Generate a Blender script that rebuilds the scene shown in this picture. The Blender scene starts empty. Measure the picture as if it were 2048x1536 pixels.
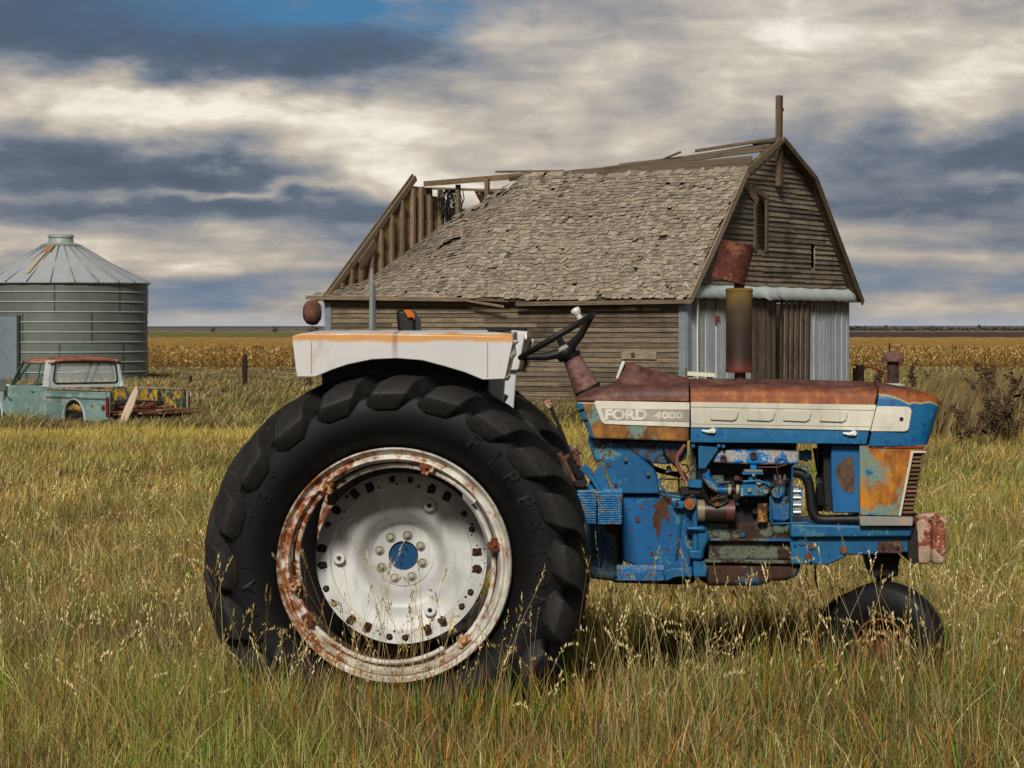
import bpy, math, random
import numpy as np
from mathutils import Vector, Matrix, noise as mnoise
random.seed(7)
RNG = np.random.default_rng(11)
SC = bpy.context.scene
COL = SC.collection
R = math.radians
FPX = 5200.0      # focal length in photo pixels (2048 wide)
HZ = 655.0        # horizon row
EYE = 1.75

# ------------------------------------------------------------------ camera, sky, sun, exposure
cam = bpy.data.cameras.new('camera'); camo = bpy.data.objects.new('camera', cam); COL.objects.link(camo)
camo.location = (0, 0, EYE); camo.rotation_euler = (R(90), 0, 0)
cam.sensor_width = 36; cam.lens = FPX/2048*36; cam.shift_y = -(768-HZ)/2048
cam.clip_start = 0.1; cam.clip_end = 20000
SC.camera = camo
SC.view_settings.view_transform = 'Standard'; SC.view_settings.look = 'None'
SC.view_settings.exposure = 0.15; SC.view_settings.gamma = 1

SUN_EL, SUN_AZ = R(36), R(190)   # azimuth clockwise from +Y (view direction); 180 = behind camera
sl = bpy.data.lights.new('sun', 'SUN'); sl.energy = 3.5; sl.angle = R(12); sl.color = (1.0, 0.95, 0.87)
so = bpy.data.objects.new('sun', sl); COL.objects.link(so)
sd = Vector((math.sin(SUN_AZ)*math.cos(SUN_EL), math.cos(SUN_AZ)*math.cos(SUN_EL), math.sin(SUN_EL)))
so.rotation_euler = sd.to_track_quat('Z', 'Y').to_euler(); so.location = (0, 0, 50)

def lin(h):
    h = h.lstrip('#'); o = []
    for i in (0, 2, 4):
        c = int(h[i:i+2], 16)/255
        o.append(c/12.92 if c <= .04045 else ((c+.055)/1.055)**2.4)
    return tuple(o)

class G:
    """small node-tree helper"""
    def __init__(s, nt): s.nt = nt
    def n(s, t, **k):
        nd = s.nt.nodes.new(t)
        for a, v in k.items(): setattr(nd, a, v)
        return nd
    def put(s, sock, v):
        if hasattr(v, 'is_output') or hasattr(v, 'links'): s.nt.links.new(v, sock)
        elif isinstance(v, (int, float)):
            try: sock.default_value = v
            except Exception: sock.default_value = (v, v, v, 1)
        else:
            v = tuple(v)
            if len(sock.default_value) == 4 and len(v) == 3: v = v+(1,)
            sock.default_value = v
    def m(s, op, a, b=None, c=None, clamp=False):
        nd = s.n('ShaderNodeMath', operation=op, use_clamp=clamp)
        s.put(nd.inputs[0], a)
        if b is not None: s.put(nd.inputs[1], b)
        if c is not None: s.put(nd.inputs[2], c)
        return nd.outputs[0]
    def sm(s, x, a, b):
        nd = s.n('ShaderNodeMapRange', interpolation_type='SMOOTHSTEP')
        s.put(nd.inputs[0], x); s.put(nd.inputs[1], a); s.put(nd.inputs[2], b)
        return nd.outputs[0]
    def mix(s, f, a, b, mode='MIX'):
        nd = s.n('ShaderNodeMix', data_type='RGBA', blend_type=mode)
        s.put(nd.inputs[0], f); s.put(nd.inputs[6], a); s.put(nd.inputs[7], b)
        return nd.outputs[2]
    def ramp(s, f, stops, interp='LINEAR'):
        nd = s.n('ShaderNodeValToRGB'); cr = nd.color_ramp; cr.interpolation = interp
        while len(cr.elements) < len(stops): cr.elements.new(.5)
        for e, (p, c) in zip(cr.elements, stops):
            e.position = p
            if isinstance(c, (int, float)): c = (c, c, c)
            e.color = tuple(c)+(1,) if len(c) == 3 else c
        s.put(nd.inputs[0], f)
        return nd.outputs[0]
    def co(s): return s.n('ShaderNodeTexCoord').outputs['Object']
    def mp(s, v, sc=(1, 1, 1), loc=(0, 0, 0), rot=(0, 0, 0)):
        nd = s.n('ShaderNodeMapping'); s.put(nd.inputs[0], v)
        nd.inputs['Scale'].default_value = sc; nd.inputs['Location'].default_value = loc; nd.inputs['Rotation'].default_value = rot
        return nd.outputs[0]
    def noise(s, v, scale, detail=4, rough=.6, dist=0):
        nd = s.n('ShaderNodeTexNoise'); s.put(nd.inputs['Vector'], v)
        nd.inputs['Scale'].default_value = scale; nd.inputs['Detail'].default_value = detail
        nd.inputs['Roughness'].default_value = rough; nd.inputs['Distortion'].default_value = dist
        return nd.outputs[0]
    def vor(s, v, scale, feat='F1'):
        nd = s.n('ShaderNodeTexVoronoi', feature=feat); s.put(nd.inputs['Vector'], v); nd.inputs['Scale'].default_value = scale
        return nd.outputs['Distance']
    def xyz(s, v):
        nd = s.n('ShaderNodeSeparateXYZ'); s.put(nd.inputs[0], v); return nd.outputs
    def cxyz(s, x, y, z):
        nd = s.n('ShaderNodeCombineXYZ'); s.put(nd.inputs[0], x); s.put(nd.inputs[1], y); s.put(nd.inputs[2], z); return nd.outputs[0]
    def attr(s, name='col'): return s.n('ShaderNodeAttribute', attribute_name=name).outputs['Color']
    def bump(s, h, strength=.3, dist=.01):
        nd = s.n('ShaderNodeBump'); s.put(nd.inputs['Height'], h)
        nd.inputs['Strength'].default_value = strength; nd.inputs['Distance'].default_value = dist
        return nd.outputs[0]

def build_world():
    w = bpy.data.worlds.new('World'); SC.world = w; w.use_nodes = True
    nt = w.node_tree; nt.nodes.clear(); g = G(nt)
    out = g.n('ShaderNodeOutputWorld'); bg = g.n('ShaderNodeBackground'); nt.links.new(bg.outputs[0], out.inputs[0])
    sky = g.n('ShaderNodeTexSky', sky_type='NISHITA'); sky.sun_disc = False
    sky.sun_elevation = SUN_EL; sky.sun_rotation = SUN_AZ
    d = g.n('ShaderNodeTexCoord').outputs['Generated']
    x, y, z = g.xyz(d)
    az = g.m('ARCTAN2', x, y)
    k = FPX/100                       # 1 unit = 100 photo pixels of sky angle
    U = g.m('MULTIPLY', az, k); V = g.m('MULTIPLY', z, k)
    # wind-combed noise: long streaks low in the sky, puffier higher up
    p = g.cxyz(U, g.m('MULTIPLY', V, 2.4), 3.7)
    plow = g.cxyz(U, g.m('MULTIPLY', V, 7.0), 9.1)
    n1 = g.noise(p, .26, 6, .48, .2); n2 = g.noise(plow, .24, 5, .48, .1); n3 = g.noise(p, .8, 7, .54, .5)
    low = g.sm(V, 3.2, 1.6)
    n = g.m('ADD', g.m('MULTIPLY', n1, g.m('SUBTRACT', 1, low)), g.m('MULTIPLY', n2, low))
    # warp blob coordinates
    wv = g.m('MULTIPLY', g.m('SUBTRACT', g.noise(p, .5, 5, .55), .5), 1.7)
    wu = g.m('MULTIPLY', g.m('SUBTRACT', g.noise(g.mp(p, loc=(5, 2, 8)), .35, 5, .55), .5), 3.4)
    wlv = g.m('MULTIPLY', wv, g.m('SUBTRACT', 1, g.m('MULTIPLY', low, .6)))
    Uw = g.m('ADD', U, wu); Vw = g.m('ADD', V, wlv)
    def blob(px, py, sx, sy, a, slope=0.0):
        cu = (px-1024)/100; cv = (HZ-py)/100
        du = g.m('SUBTRACT', Uw, cu)
        dv = g.m('SUBTRACT', g.m('SUBTRACT', Vw, cv), g.m('MULTIPLY', du, slope))
        q = g.m('ADD', g.m('POWER', g.m('ABSOLUTE', g.m('DIVIDE', du, sx/100)), 2), g.m('POWER', g.m('ABSOLUTE', g.m('DIVIDE', dv, sy/100)), 2))
        return g.m('MULTIPLY', g.m('EXPONENT', g.m('MULTIPLY', q, -1)), a)
    F = g.m('MULTIPLY_ADD', g.m('SUBTRACT', n, .5), 1.2, .575)
    F = g.m('MULTIPLY_ADD', g.m('SUBTRACT', n3, .5), .46, F)
    ns = g.noise(g.cxyz(U, g.m('MULTIPLY', V, 9.0), 2.2), .45, 5, .55, .5)
    F = g.m('MULTIPLY_ADD', g.m('SUBTRACT', ns, .5), .16, F)
    for b in ((300, 60, 560, 110, -.62, -.03), (700, 95, 220, 55, -.40, .02), (240, 205, 330, 60, .32, -.08), (520, 210, 330, 50, .18, -.1),
              (150, 345, 360, 52, -.42, 0), (440, 355, 240, 34, -.30, -.08), (330, 425, 440, 26, -.40, 0), (700, 455, 230, 34, -.36, 0),
              (760, 300, 260, 70, .17, 0), (1100, 200, 500, 200, .16, 0), (1500, 70, 600, 60, .18, 0), (1230, 60, 150, 45, -.16, 0),
              (460, 392, 300, 12, .30, 0), (300, 500, 450, 40, .10, 0), (1920, 330, 260, 80, -.46, 0), (1760, 420, 500, 26, -.26, 0),
              (1900, 195, 300, 60, .20, 0), (500, 560, 460, 26, -.10, 0), (1980, 375, 120, 30, .26, -.2), (1850, 560, 400, 40, -.02, 0)):
        F = g.m('ADD', F, blob(*b))
    cloud = g.ramp(F, [(0.0, lin('414a60')), (.22, lin('505a70')), (.42, lin('7b7f8a')), (.60, lin('a49c96')), (.80, lin('cbbfb0')), (1.0, lin('f6eee0'))])
    # blue gaps
    bl = g.m('ADD', blob(740, 10, 260, 40, 1.0), g.m('ADD', blob(520, 40, 420, 60, .5), blob(560, 480, 600, 60, .10)))
    bl = g.m('ADD', bl, g.m('MULTIPLY', g.sm(V, 1.9, .5), g.m('MULTIPLY', g.sm(F, .75, .4), .38)))
    bl = g.m('MULTIPLY', bl, g.sm(F, .8, .3), clamp=True)
    hzc = g.sm(V, .45, -.05)
    gap = g.mix(g.sm(V, 1.5, 5.5), lin('6c8cb0'), lin('35729f'))
    c = g.mix(bl, cloud, gap)
    c = g.mix(g.m('MULTIPLY', hzc, .6), c, lin('b9bcc6'))
    c = g.mix(g.sm(V, 7.5, 15), c, g.mix(1, c, (.24, .25, .27), 'MULTIPLY'))     # sky above the frame dimmed to cut ambient light and raise sun contrast
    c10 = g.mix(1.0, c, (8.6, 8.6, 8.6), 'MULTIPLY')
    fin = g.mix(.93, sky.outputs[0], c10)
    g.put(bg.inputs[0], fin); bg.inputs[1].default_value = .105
build_world()

# ------------------------------------------------------------------ object helpers
def tag(o, label=None, cat=None, group=None, kind=None):
    if label: o['label'] = label
    if cat: o['category'] = cat
    if group: o['group'] = group
    if kind: o['kind'] = kind
    return o
def empty(name, loc, rz=0, **k):
    o = bpy.data.objects.new(name, None); COL.objects.link(o)
    o.location = loc; o.rotation_euler = (0, 0, rz); o.empty_display_size = .2
    return tag(o, **k)
def copy_tree(o, parent=None):
    c = o.copy(); COL.objects.link(c)
    if parent: c.parent = parent
    for ch in list(o.children): copy_tree(ch, c)
    return c
def rot(ax, a): return Matrix.Rotation(a, 3, ax)
def align(d):
    return Vector(d).normalized().to_track_quat('Z', 'Y').to_matrix()

class MB:
    def __init__(s): s.v = []; s.f = []; s.c = []
    def add(s, vs, fs, c=(1, 1, 1)):
        o = len(s.v); s.v += [tuple(p) for p in vs]
        for f in fs: s.f.append(tuple(i+o for i in f)); s.c.append(c)
        return s
    def hexa(s, p, c=(1, 1, 1)):   # 4 bottom ccw, 4 top ccw
        return s.add(p, [(3, 2, 1, 0), (4, 5, 6, 7), (0, 1, 5, 4), (1, 2, 6, 5), (2, 3, 7, 6), (3, 0, 4, 7)], c)
    def box(s, ctr, size, M=None, c=(1, 1, 1)):
        a, b, h = size[0]/2, size[1]/2, size[2]/2
        P = [Vector(q) for q in ((-a, -b, -h), (a, -b, -h), (a, b, -h), (-a, b, -h), (-a, -b, h), (a, -b, h), (a, b, h), (-a, b, h))]
        if M is not None: P = [M @ q for q in P]
        ctr = Vector(ctr)
        return s.hexa([q+ctr for q in P], c)
    def prism(s, poly, y0, y1, c=(1, 1, 1), pos=None):   # poly of (x,z), extruded along y
        n = len(poly); area = sum(poly[i][0]*poly[(i+1) % n][1]-poly[(i+1) % n][0]*poly[i][1] for i in range(n))
        if area < 0: poly = poly[::-1]
        if y0 > y1: y0, y1 = y1, y0
        vs = [(x, y0, z) for x, z in poly]+[(x, y1, z) for x, z in poly]
        if pos: vs = [pos(*q) for q in vs]
        fs = [tuple(range(n)), tuple(range(2*n-1, n-1, -1))]+[((i+1) % n, i, i+n, (i+1) % n+n) for i in range(n)]
        return s.add(vs, fs, c)
    def tube(s, pts, r, n=10, c=(1, 1, 1), cap=True, flat=None):
        pts = [Vector(p) for p in pts]; m = len(pts); rs = r if isinstance(r, (list, tuple)) else [r]*m
        vs = []; up = None
        for i, p in enumerate(pts):
            t = (pts[min(i+1, m-1)]-pts[max(i-1, 0)]).normalized()
            if up is None: up = Vector((0, 0, 1)) if abs(t.z) < .9 else Vector((1, 0, 0))
            a = t.cross(up).normalized(); b = a.cross(t).normalized(); up = b
            for k in range(n):
                q = 2*math.pi*k/n; vs.append(p+(a*math.cos(q)+b*math.sin(q)*(flat or 1))*rs[i])
        fs = [(i*n+k, i*n+(k+1) % n, (i+1)*n+(k+1) % n, (i+1)*n+k) for i in range(m-1) for k in range(n)]
        if cap: fs += [tuple(range(n-1, -1, -1)), tuple((m-1)*n+k for k in range(n))]
        return s.add(vs, fs, c)
    def lathe(s, prof, n=48, M=None, ctr=(0, 0, 0), c=(1, 1, 1), closed=False, arc=None):
        # prof: (radius, height along axis z); M turns z to another axis
        a0, a1 = arc or (0, 2*math.pi); full = arc is None; cnt = n if full else n+1
        vs = []; ctr = Vector(ctr)
        for r, h in prof:
            for k in range(cnt):
                q = a0+(a1-a0)*k/n; p = Vector((r*math.cos(q), r*math.sin(q), h))
                vs.append((M @ p if M is not None else p)+ctr)
        m = len(prof); fs = []
        rng = range(m) if closed else range(m-1)
        for i in rng:
            j = (i+1) % m
            for k in range(n):
                k2 = (k+1) % cnt
                fs.append((i*cnt+k, i*cnt+k2, j*cnt+k2, j*cnt+k))
        return s.add(vs, fs, c)
    def cyl(s, p0, p1, r, n=16, r2=None, c=(1, 1, 1)):
        return s.tube([p0, p1], [r, r if r2 is None else r2], n, c)
    def build(s, name, mat, parent=None, smooth=35, bevel=0, seg=1, color=False):
        me = bpy.data.meshes.new(name); me.from_pydata(s.v, [], s.f); me.update()
        me.materials.append(mat)
        if smooth:
            me.shade_smooth() if hasattr(me, 'shade_smooth') else None
            if smooth < 180: me.set_sharp_from_angle(angle=R(smooth))
        a = me.attributes.new('col', 'FLOAT_COLOR', 'CORNER')
        cols = np.ones((len(me.loops), 4), np.float32)
        fc = np.array(s.c, np.float32).reshape(-1, 3); tot = np.array([len(f) for f in s.f])
        cols[:, :3] = np.repeat(fc, tot, 0); a.data.foreach_set('color', cols.ravel())
        o = bpy.data.objects.new(name, me); COL.objects.link(o)
        if parent: o.parent = parent
        if bevel:
            b = o.modifiers.new('bevel', 'BEVEL'); b.width = bevel; b.segments = seg; b.limit_method = 'ANGLE'; b.angle_limit = R(40)
            b.harden_normals = False
        return o

MATS = {}
def mat(name, fn, rough=.6, metal=0, spec=.4):
    if name in MATS: return MATS[name]
    m = bpy.data.materials.new(name); m.use_nodes = True; nt = m.node_tree; nt.nodes.clear(); g = G(nt)
    o = g.n('ShaderNodeOutputMaterial'); b = g.n('ShaderNodeBsdfPrincipled'); nt.links.new(b.outputs[0], o.inputs[0])
    b.inputs['Roughness'].default_value = rough; b.inputs['Metallic'].default_value = metal
    b.inputs['Specular IOR Level'].default_value = spec
    fn(g, b.inputs, b); MATS[name] = m
    return m
def V3(c): return c if isinstance(c, tuple) else lin(c)

def wood(name, dark, light, stretch=(1, 12, 12), scale=6, bumps=.5, stain=.5):
    dark, light = V3(dark), V3(light)
    def fn(g, i, b):
        c = g.co(); s = g.mp(c, stretch)
        n = g.noise(s, scale, 6, .7, .3); n2 = g.noise(c, 1.3, 4, .6); n3 = g.noise(s, scale*5, 3, .7)
        k = g.m('ADD', g.m('MULTIPLY', n, .7), g.m('MULTIPLY', n3, .3))
        col = g.ramp(k, [(.33, dark), (.66, light)])
        col = g.mix(g.m('MULTIPLY', g.sm(n2, .45, .75), stain), col, tuple(x*.45 for x in dark))
        col = g.mix(1, col, g.attr(), 'MULTIPLY')
        g.put(i['Base Color'], col); g.put(i['Normal'], g.bump(k, bumps, .02))
    return mat(name, fn, .85, 0, .2)

def simple(name, col, rough=.6, metal=0, var=.25, scale=8, bumps=.1, attr=False, spec=.4):
    col = V3(col)
    def fn(g, i, b):
        c = g.co(); n = g.noise(c, scale, 5, .6)
        k = g.mix(n, tuple(x*(1-var) for x in col), tuple(min(1, x*(1+var)) for x in col))
        if attr: k = g.mix(1, k, g.attr(), 'MULTIPLY')
        g.put(i['Base Color'], k)
        g.put(i['Roughness'], g.m('MULTIPLY_ADD', n, .3, rough-.15))
        if bumps: g.put(i['Normal'], g.bump(g.noise(c, scale*6, 4, .6), bumps, .01))
    return mat(name, fn, rough, metal, spec)

def rusty(name, paint, amount=.5, scale=6, rust=('3a1a10', '8a3c16'), rough=.5, edge='b9823c', soft=.05, spots=None, spot_amt=.3, zgrad=None, zrust=None, xgrad=None, stretch=(1, 1, 1), metal=0):
    """paint with rust patches.  amount 0..1.  zgrad=(z0,z1,k): adds k*smoothstep(z) to the rust field"""
    paint = V3(paint); r0, r1 = V3(rust[0]), V3(rust[1]); edge = V3(edge)
    def fn(g, i, b):
        c = g.co(); cs = g.mp(c, stretch)
        n = g.noise(cs, scale, 8, .62, .35); f = g.noise(c, scale*9, 5, .7); m2 = g.noise(c, scale*.35, 3, .5)
        fld = g.m('ADD', g.m('MULTIPLY', n, .75), g.m('MULTIPLY', f, .25))
        if zgrad:
            z = g.xyz(c)[2]
            fld = g.m('ADD', fld, g.m('MULTIPLY', g.sm(z, zgrad[0], zgrad[1]), zgrad[2]))
        if xgrad: fld = g.m('ADD', fld, g.m('MULTIPLY', g.sm(g.xyz(c)[0], xgrad[0], xgrad[1]), xgrad[2]))
        th = .72-.45*amount
        k = g.sm(fld, th, th+soft)
        ke = g.sm(fld, th-soft*1.2, th)
        p = g.mix(g.sm(m2, .3, .7), tuple(x*.70 for x in paint), tuple(min(1, x*1.2) for x in paint))
        dk = g.sm(g.noise(g.mp(c, (7, 7, 1.2)), 3.5, 5, .65), .48, .75); p = g.mix(g.m('MULTIPLY', dk, .35), p, tuple(x*.35 for x in paint))
        if spots:
            sp = g.vor(g.mp(c, (1, 1, 1)), 26); sp = g.sm(g.m('ADD', sp, g.m('MULTIPLY', g.noise(c, 14, 3), .5)), .50, .40)
            p = g.mix(g.m('MULTIPLY', sp, spot_amt), p, V3(spots))
        rc = g.ramp(g.noise(c, scale*2.5, 7, .68), [(.34, r0), (.62, r1)])
        col = g.mix(g.m('MULTIPLY', ke, .75), p, edge); col = g.mix(k, col, rc)
        col = g.mix(1, col, g.attr(), 'MULTIPLY')
        g.put(i['Base Color'], col)
        g.put(i['Roughness'], g.m('MULTIPLY_ADD', k, .85-rough, rough))
        if metal: g.put(i['Metallic'], g.m('MULTIPLY', g.m('SUBTRACT', 1, k), metal))
        g.put(i['Normal'], g.bump(g.m('ADD', g.m('MULTIPLY', f, .6), g.m('MULTIPLY', k, .3)), .25, .006))
    return mat(name, fn, rough)

# ------------------------------------------------------------------ terrain
def sstep(a, b, x):
    t = np.clip((x-a)/(b-a), 0, 1); return t*t*(3-2*t)
def terr(x, y):
    x = np.asarray(x, float); y = np.asarray(y, float)
    z = -.62*np.exp(-((x+9.0)/7)**2-((y-54)/8)**2)
    z = z - 1.6*sstep(95, 190, y)
    z = z + .02*np.sin(x*.9+1)*np.cos(y*.7) + .012*np.sin(x*2.3+y*1.7)
    z = z + sstep(2600, 5200, y)*(1.6+1.75+2.6+1.0*np.sin(x*.0011+.6))
    return z
def ground_mat():
    def fn(g, i, b):
        c = g.co(); x, y, z = g.xyz(c)
        n = g.noise(c, .35, 5, .6); n2 = g.noise(c, 9, 5, .7); n3 = g.noise(g.mp(c, (.02, .1, 1)), 1.0, 4, .6)
        L = g.m('DIVIDE', g.m('LOGARITHM', g.m('MAXIMUM', y, 1), 2), 13)     # 0..1 over 1..8192 m
        def lp(d): return math.log2(d)/13
        near = g.ramp(L, [(lp(5), lin('211e0c')), (lp(24), lin('332c13')), (lp(33), lin('6f5c2e')), (lp(41), lin('7b7430')), (lp(47), lin('665a34')), (lp(80), lin('685742')), (lp(96), lin('5e4d44'))])
        far = g.ramp(L, [(lp(120), lin('5e4d44')), (lp(170), lin('6b5a3c')), (lp(420), lin('8a6a35')), (lp(900), lin('6b6238')), (lp(1050), lin('69703c')), (lp(1700), lin('677044')), (lp(2000), lin('9a7a48')), (lp(2300), lin('93784c')), (lp(2700), lin('6e7060')), (lp(3600), lin('64686a')), (lp(4300), lin('4d4a55'))])
        farR = g.ramp(L, [(lp(300), lin('3f3230')), (lp(1500), lin('42343a')), (lp(1900), lin('4a3b40')), (lp(2200), lin('9a7c60')), (lp(2500), lin('8f765e')), (lp(4000), lin('6d6a70'))])
        fr = g.mix(g.sm(g.m('ADD', x, g.m('MULTIPLY', y, -.03)), -3, 3), far, farR)
        col = g.mix(g.sm(y, 110, 150), near, fr)
        near_f = g.sm(y, 70, 20)
        col = g.mix(g.m('MULTIPLY', near_f, g.sm(n, .4, .7)), col, lin('35391a'))
        col = g.mix(g.m('MULTIPLY', g.sm(n3, .45, .6), .3), col, g.mix(.5, col, lin('b09060')))
        col = g.mix(g.m('MULTIPLY', n2, .5), col, g.mix(.5, col, (0.02, .015, .008)))
        g.put(i['Base Color'], col); g.put(i['Normal'], g.bump(n2, .6, .05))
    return mat('ground', fn, .95, 0, .1)
def build_ground():
    ys = list(np.arange(-60, 8, 4.0))+list(np.arange(8, 110, 1.0))+list(np.arange(112, 260, 6.0))
    y = 260.0
    while y < 9000: y *= 1.09; ys.append(y)
    xs = list(np.arange(-40, 40.1, 1.0)); x = 40.0; ext = []
    while x < 6000: x *= 1.15; ext.append(x)
    xs = [-e for e in ext[::-1]]+xs+ext
    X, Y = np.meshgrid(xs, ys); Z = terr(X, Y)
    mb = MB(); mb.v = [tuple(p) for p in np.stack([X.ravel(), Y.ravel(), Z.ravel()], 1).tolist()]
    nx = len(xs)
    mb.f = [(j*nx+i, j*nx+i+1, (j+1)*nx+i+1, (j+1)*nx+i) for j in range(len(ys)-1) for i in range(nx-1)]
    mb.c = [(1, 1, 1)]*len(mb.f)
    tag(mb.build('ground', ground_mat(), smooth=180), kind='structure')
build_ground()
# ------------------------------------------------------------------ barn
BX, BY = 3.48, 52.0; BL, BW = 8.57, 8.6
BANG = math.atan2(.491, -.871)
W_SIDE = wood('weathered_siding', '3e362b', '897b68', (1, 12, 14), 3.0, .6, .55)
W_GAB = wood('gable_siding', '423a31', '9e9282', (14, 1, 14), 3.0, .6, .6)
W_TRIM = wood('grey_trim', '4a3f33', '8d7f6c', (1, 10, 10), 4, .5, .4)
W_VERT = wood('vertical_boards', '332a22', '86786a', (12, 12, 1), 3.5, .6, .5)
W_SHIN = wood('shingle', '6a6156', 'b2a897', (9, 1.5, 9), 5, .7, .18)
def galv(name='galvanised', c0='6d7674', c1='98a09c', metal=.35, rough=.5):
    def fn(g, i, b):
        c = g.co(); n = g.noise(c, 3, 6, .65); v = g.vor(c, 22)
        col = g.mix(n, lin(c0), lin(c1)); col = g.mix(g.m('MULTIPLY', v, .25), col, (.15, .15, .15))
        col = g.mix(g.m('MULTIPLY', g.sm(g.noise(g.mp(c, (1, 1, .3)), 2.2, 6, .7), .6, .72), .5), col, lin('7a5a38'))
        col = g.mix(1, col, g.attr(), 'MULTIPLY')
        g.put(i['Base Color'], col)
    return mat(name, fn, rough, metal)
def whitewash():
    def fn(g, i, b):
        c = g.co(); s = g.mp(c, (14, 14, 1)); n = g.noise(s, 3, 6, .7); z = g.xyz(c)[2]
        k = g.m('ADD', n, g.m('MULTIPLY', g.sm(z, 1.75, 2.3), .22))      # paint worn off below the flashing
        wh = g.mix(g.noise(c, 2, 3), lin('9aa2a8'), lin('c4cace'))
        wd = g.ramp(g.noise(s, 6, 4, .7), [(.35, lin('4a4238')), (.65, lin('8f8270'))])
        col = g.mix(g.sm(k, .56, .64), wh, wd); col = g.mix(1, col, g.attr(), 'MULTIPLY')
        g.put(i['Base Color'], col); g.put(i['Normal'], g.bump(n, .5, .02))
    return mat('worn_white_boards', fn, .8)
def gam_left(z):   # w of the roof slope at height z on the near (left) side
    if z < 2.4: return 0
    if z < 4.99: t = (z-2.4)/2.59; return 2.5*t-.18*math.sin(math.pi*t)
    return 2.5+(z-4.99)/.75*1.8
def build_barn():
    E = empty('barn', (BX, BY, 0), BANG, label='weathered grey wooden barn with a sagging shingled gambrel roof, partly collapsed at its left end', cat='barn')
    def P(u, w, z): return Vector((u, -w, z))
    def board_row(mb, along, z0, z1, a0, a1, side, jit=1.0, seglen=(1.6, 4.2), a0t=None, a1t=None):
        # side: 'long' (w=0 face) or 'gable' (u=0 face). clapboard: bottom edge stands proud
        a = a0
        first = True
        while a < a1-.01:
            b = min(a1, a+random.uniform(*seglen));
            if a1-b < .3: b = a1
            c = random.uniform(.55, 1.25); cc = (c*random.uniform(.97, 1.05), c, c*random.uniform(.93, 1.02))
            lo = .034+random.uniform(0, .010)*jit; hi = .008
            dz0, dz1 = random.uniform(-.008, .008)*jit, random.uniform(-.008, .008)*jit
            if random.random() < .05: dz1 -= .012
            at, bt = a, b
            if first and a0t is not None: at = a0t
            if b == a1 and a1t is not None: bt = a1t
            def Q(p, o, z): return P(p, -o, z) if side == 'long' else P(-o, p, z)
            g_ = .003
            pts = [Q(a+g_, lo, z0+dz0), Q(b-g_, lo, z0+dz1), Q(b-g_, 0, z0+dz1), Q(a+g_, 0, z0+dz0), Q(at+g_, hi, z1+.01), Q(bt-g_, hi, z1+.01), Q(bt-g_, -.004, z1+.01), Q(at+g_, -.004, z1+.01)]
            mb.hexa(pts, cc); a = b; first = False
    # near long wall
    mb = MB(); rows = 23; zt = lambda u: 2.36+.07*u/BL
    for k in range(rows):
        z0 = .04+k*(2.36-.04)/rows
        board_row(mb, 'u', z0, z0+.101, .08, BL-.08, 'long')
    mb.build('long_wall_siding', W_SIDE, E, smooth=0)
    mb = MB(); mb.hexa([P(.05, .02, 0), P(BL-.05, .02, 0), P(BL-.05, .08, 0), P(.05, .08, 0), P(.05, .02, 2.33), P(BL-.05, .02, 2.40), P(BL-.05, .08, 2.40), P(.05, .08, 2.33)])
    # far long wall
    mb.hexa([P(.05, BW-.08, 0), P(BL-.05, BW-.08, 0), P(BL-.05, BW, 0), P(.05, BW, 0), P(.05, BW-.08, 2.3), P(BL-.05, BW-.08, 2.3), P(BL-.05, BW, 2.3), P(.05, BW, 2.3)])
    mb.build('wall_sheathing', W_TRIM, E, smooth=0)
    # frieze, corner trims, nailed plank
    mb = MB()
    mb.box(P(BL/2, -.045, 2.28), (BL-.3, .025, .16), c=(.9, .86, .75)); mb.build('frieze_board', W_SIDE, E, smooth=0)
    mt = galv('corner_metal', '55646c', 'a3aeb2', .3)
    for uu in (.05, BL-.04):
        mb = MB(); mb.box(P(uu, -.05, 1.15), (.17 if uu < 1 else .16, .02, 2.3), c=(1, 1, 1)); 
        if uu < 1: mb.box(P(-.05, .045, 1.15), (.02, .17, 2.3), c=(1.1, 1.1, 1.1))
        mb.build('corner_trim', mt, E, smooth=0)
    mb = MB(); mb.box(P(1.02, -.05, 1.19), (.78, .035, .16), c=(1.5, 1.5, 1.5)); mb.box(P(1.15, -.075, 1.20), (.07, .03, .09), rot('Y', .3), c=(.35, .3, .28)); mb.build('nailed_plank', W_TRIM, E, smooth=0)
    # gable wall
    mb = MB(); z = 2.52; k = 0
    holes = [(3.28, 3.92, 3.42, 4.52), (1.42, 1.70, 3.42, 3.64), (6.33, 6.55, 3.12, 3.55)]
    while z < 5.66:
        z1 = z+.108; m0, m1 = gam_left(z)+.05, gam_left(min(z1, 5.7))+.05
        if m0 > BW/2-.1: break
        segs = [(m0, BW-m0, m1, BW-m1)]
        for (ha, hb, hz0, hz1) in holes:
            if z1-.03 > hz0 and z < hz1-.03:
                new = []
                for (a, b, at, bt) in segs:
                    if a < ha and b > hb: new += [(a, ha, at, ha), (hb, b, hb, bt)]
                    else: new.append((a, b, at, bt))
                segs = new
        for (a, b, at, bt) in segs:
            board_row(mb, 'w', z, z1, a, b, 'gable', 1.6, (1.2, 3.4), at, bt)
        z = z1-.0
    mb.build('gable_siding', W_GAB, E, smooth=0)
    # gable openings
    mb = MB()
    for (a, b) in ((3.22, 3.34), (3.82, 3.94)): mb.box(P(-.045, (a+b)/2, 3.98), (.03, b-a, 1.22), c=(.75, .72, .68))
    mb.box(P(-.05, 3.52, 4.60), (.03, .95, .1), rot('X', .22), c=(.8, .78, .7)); mb.box(P(-.05, 2.98, 4.62), (.035, .9, .18), rot('X', .5), c=(1.3, 1.2, 1.05))
    mb.build('loft_window_frame', W_TRIM, E, smooth=0)
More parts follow.
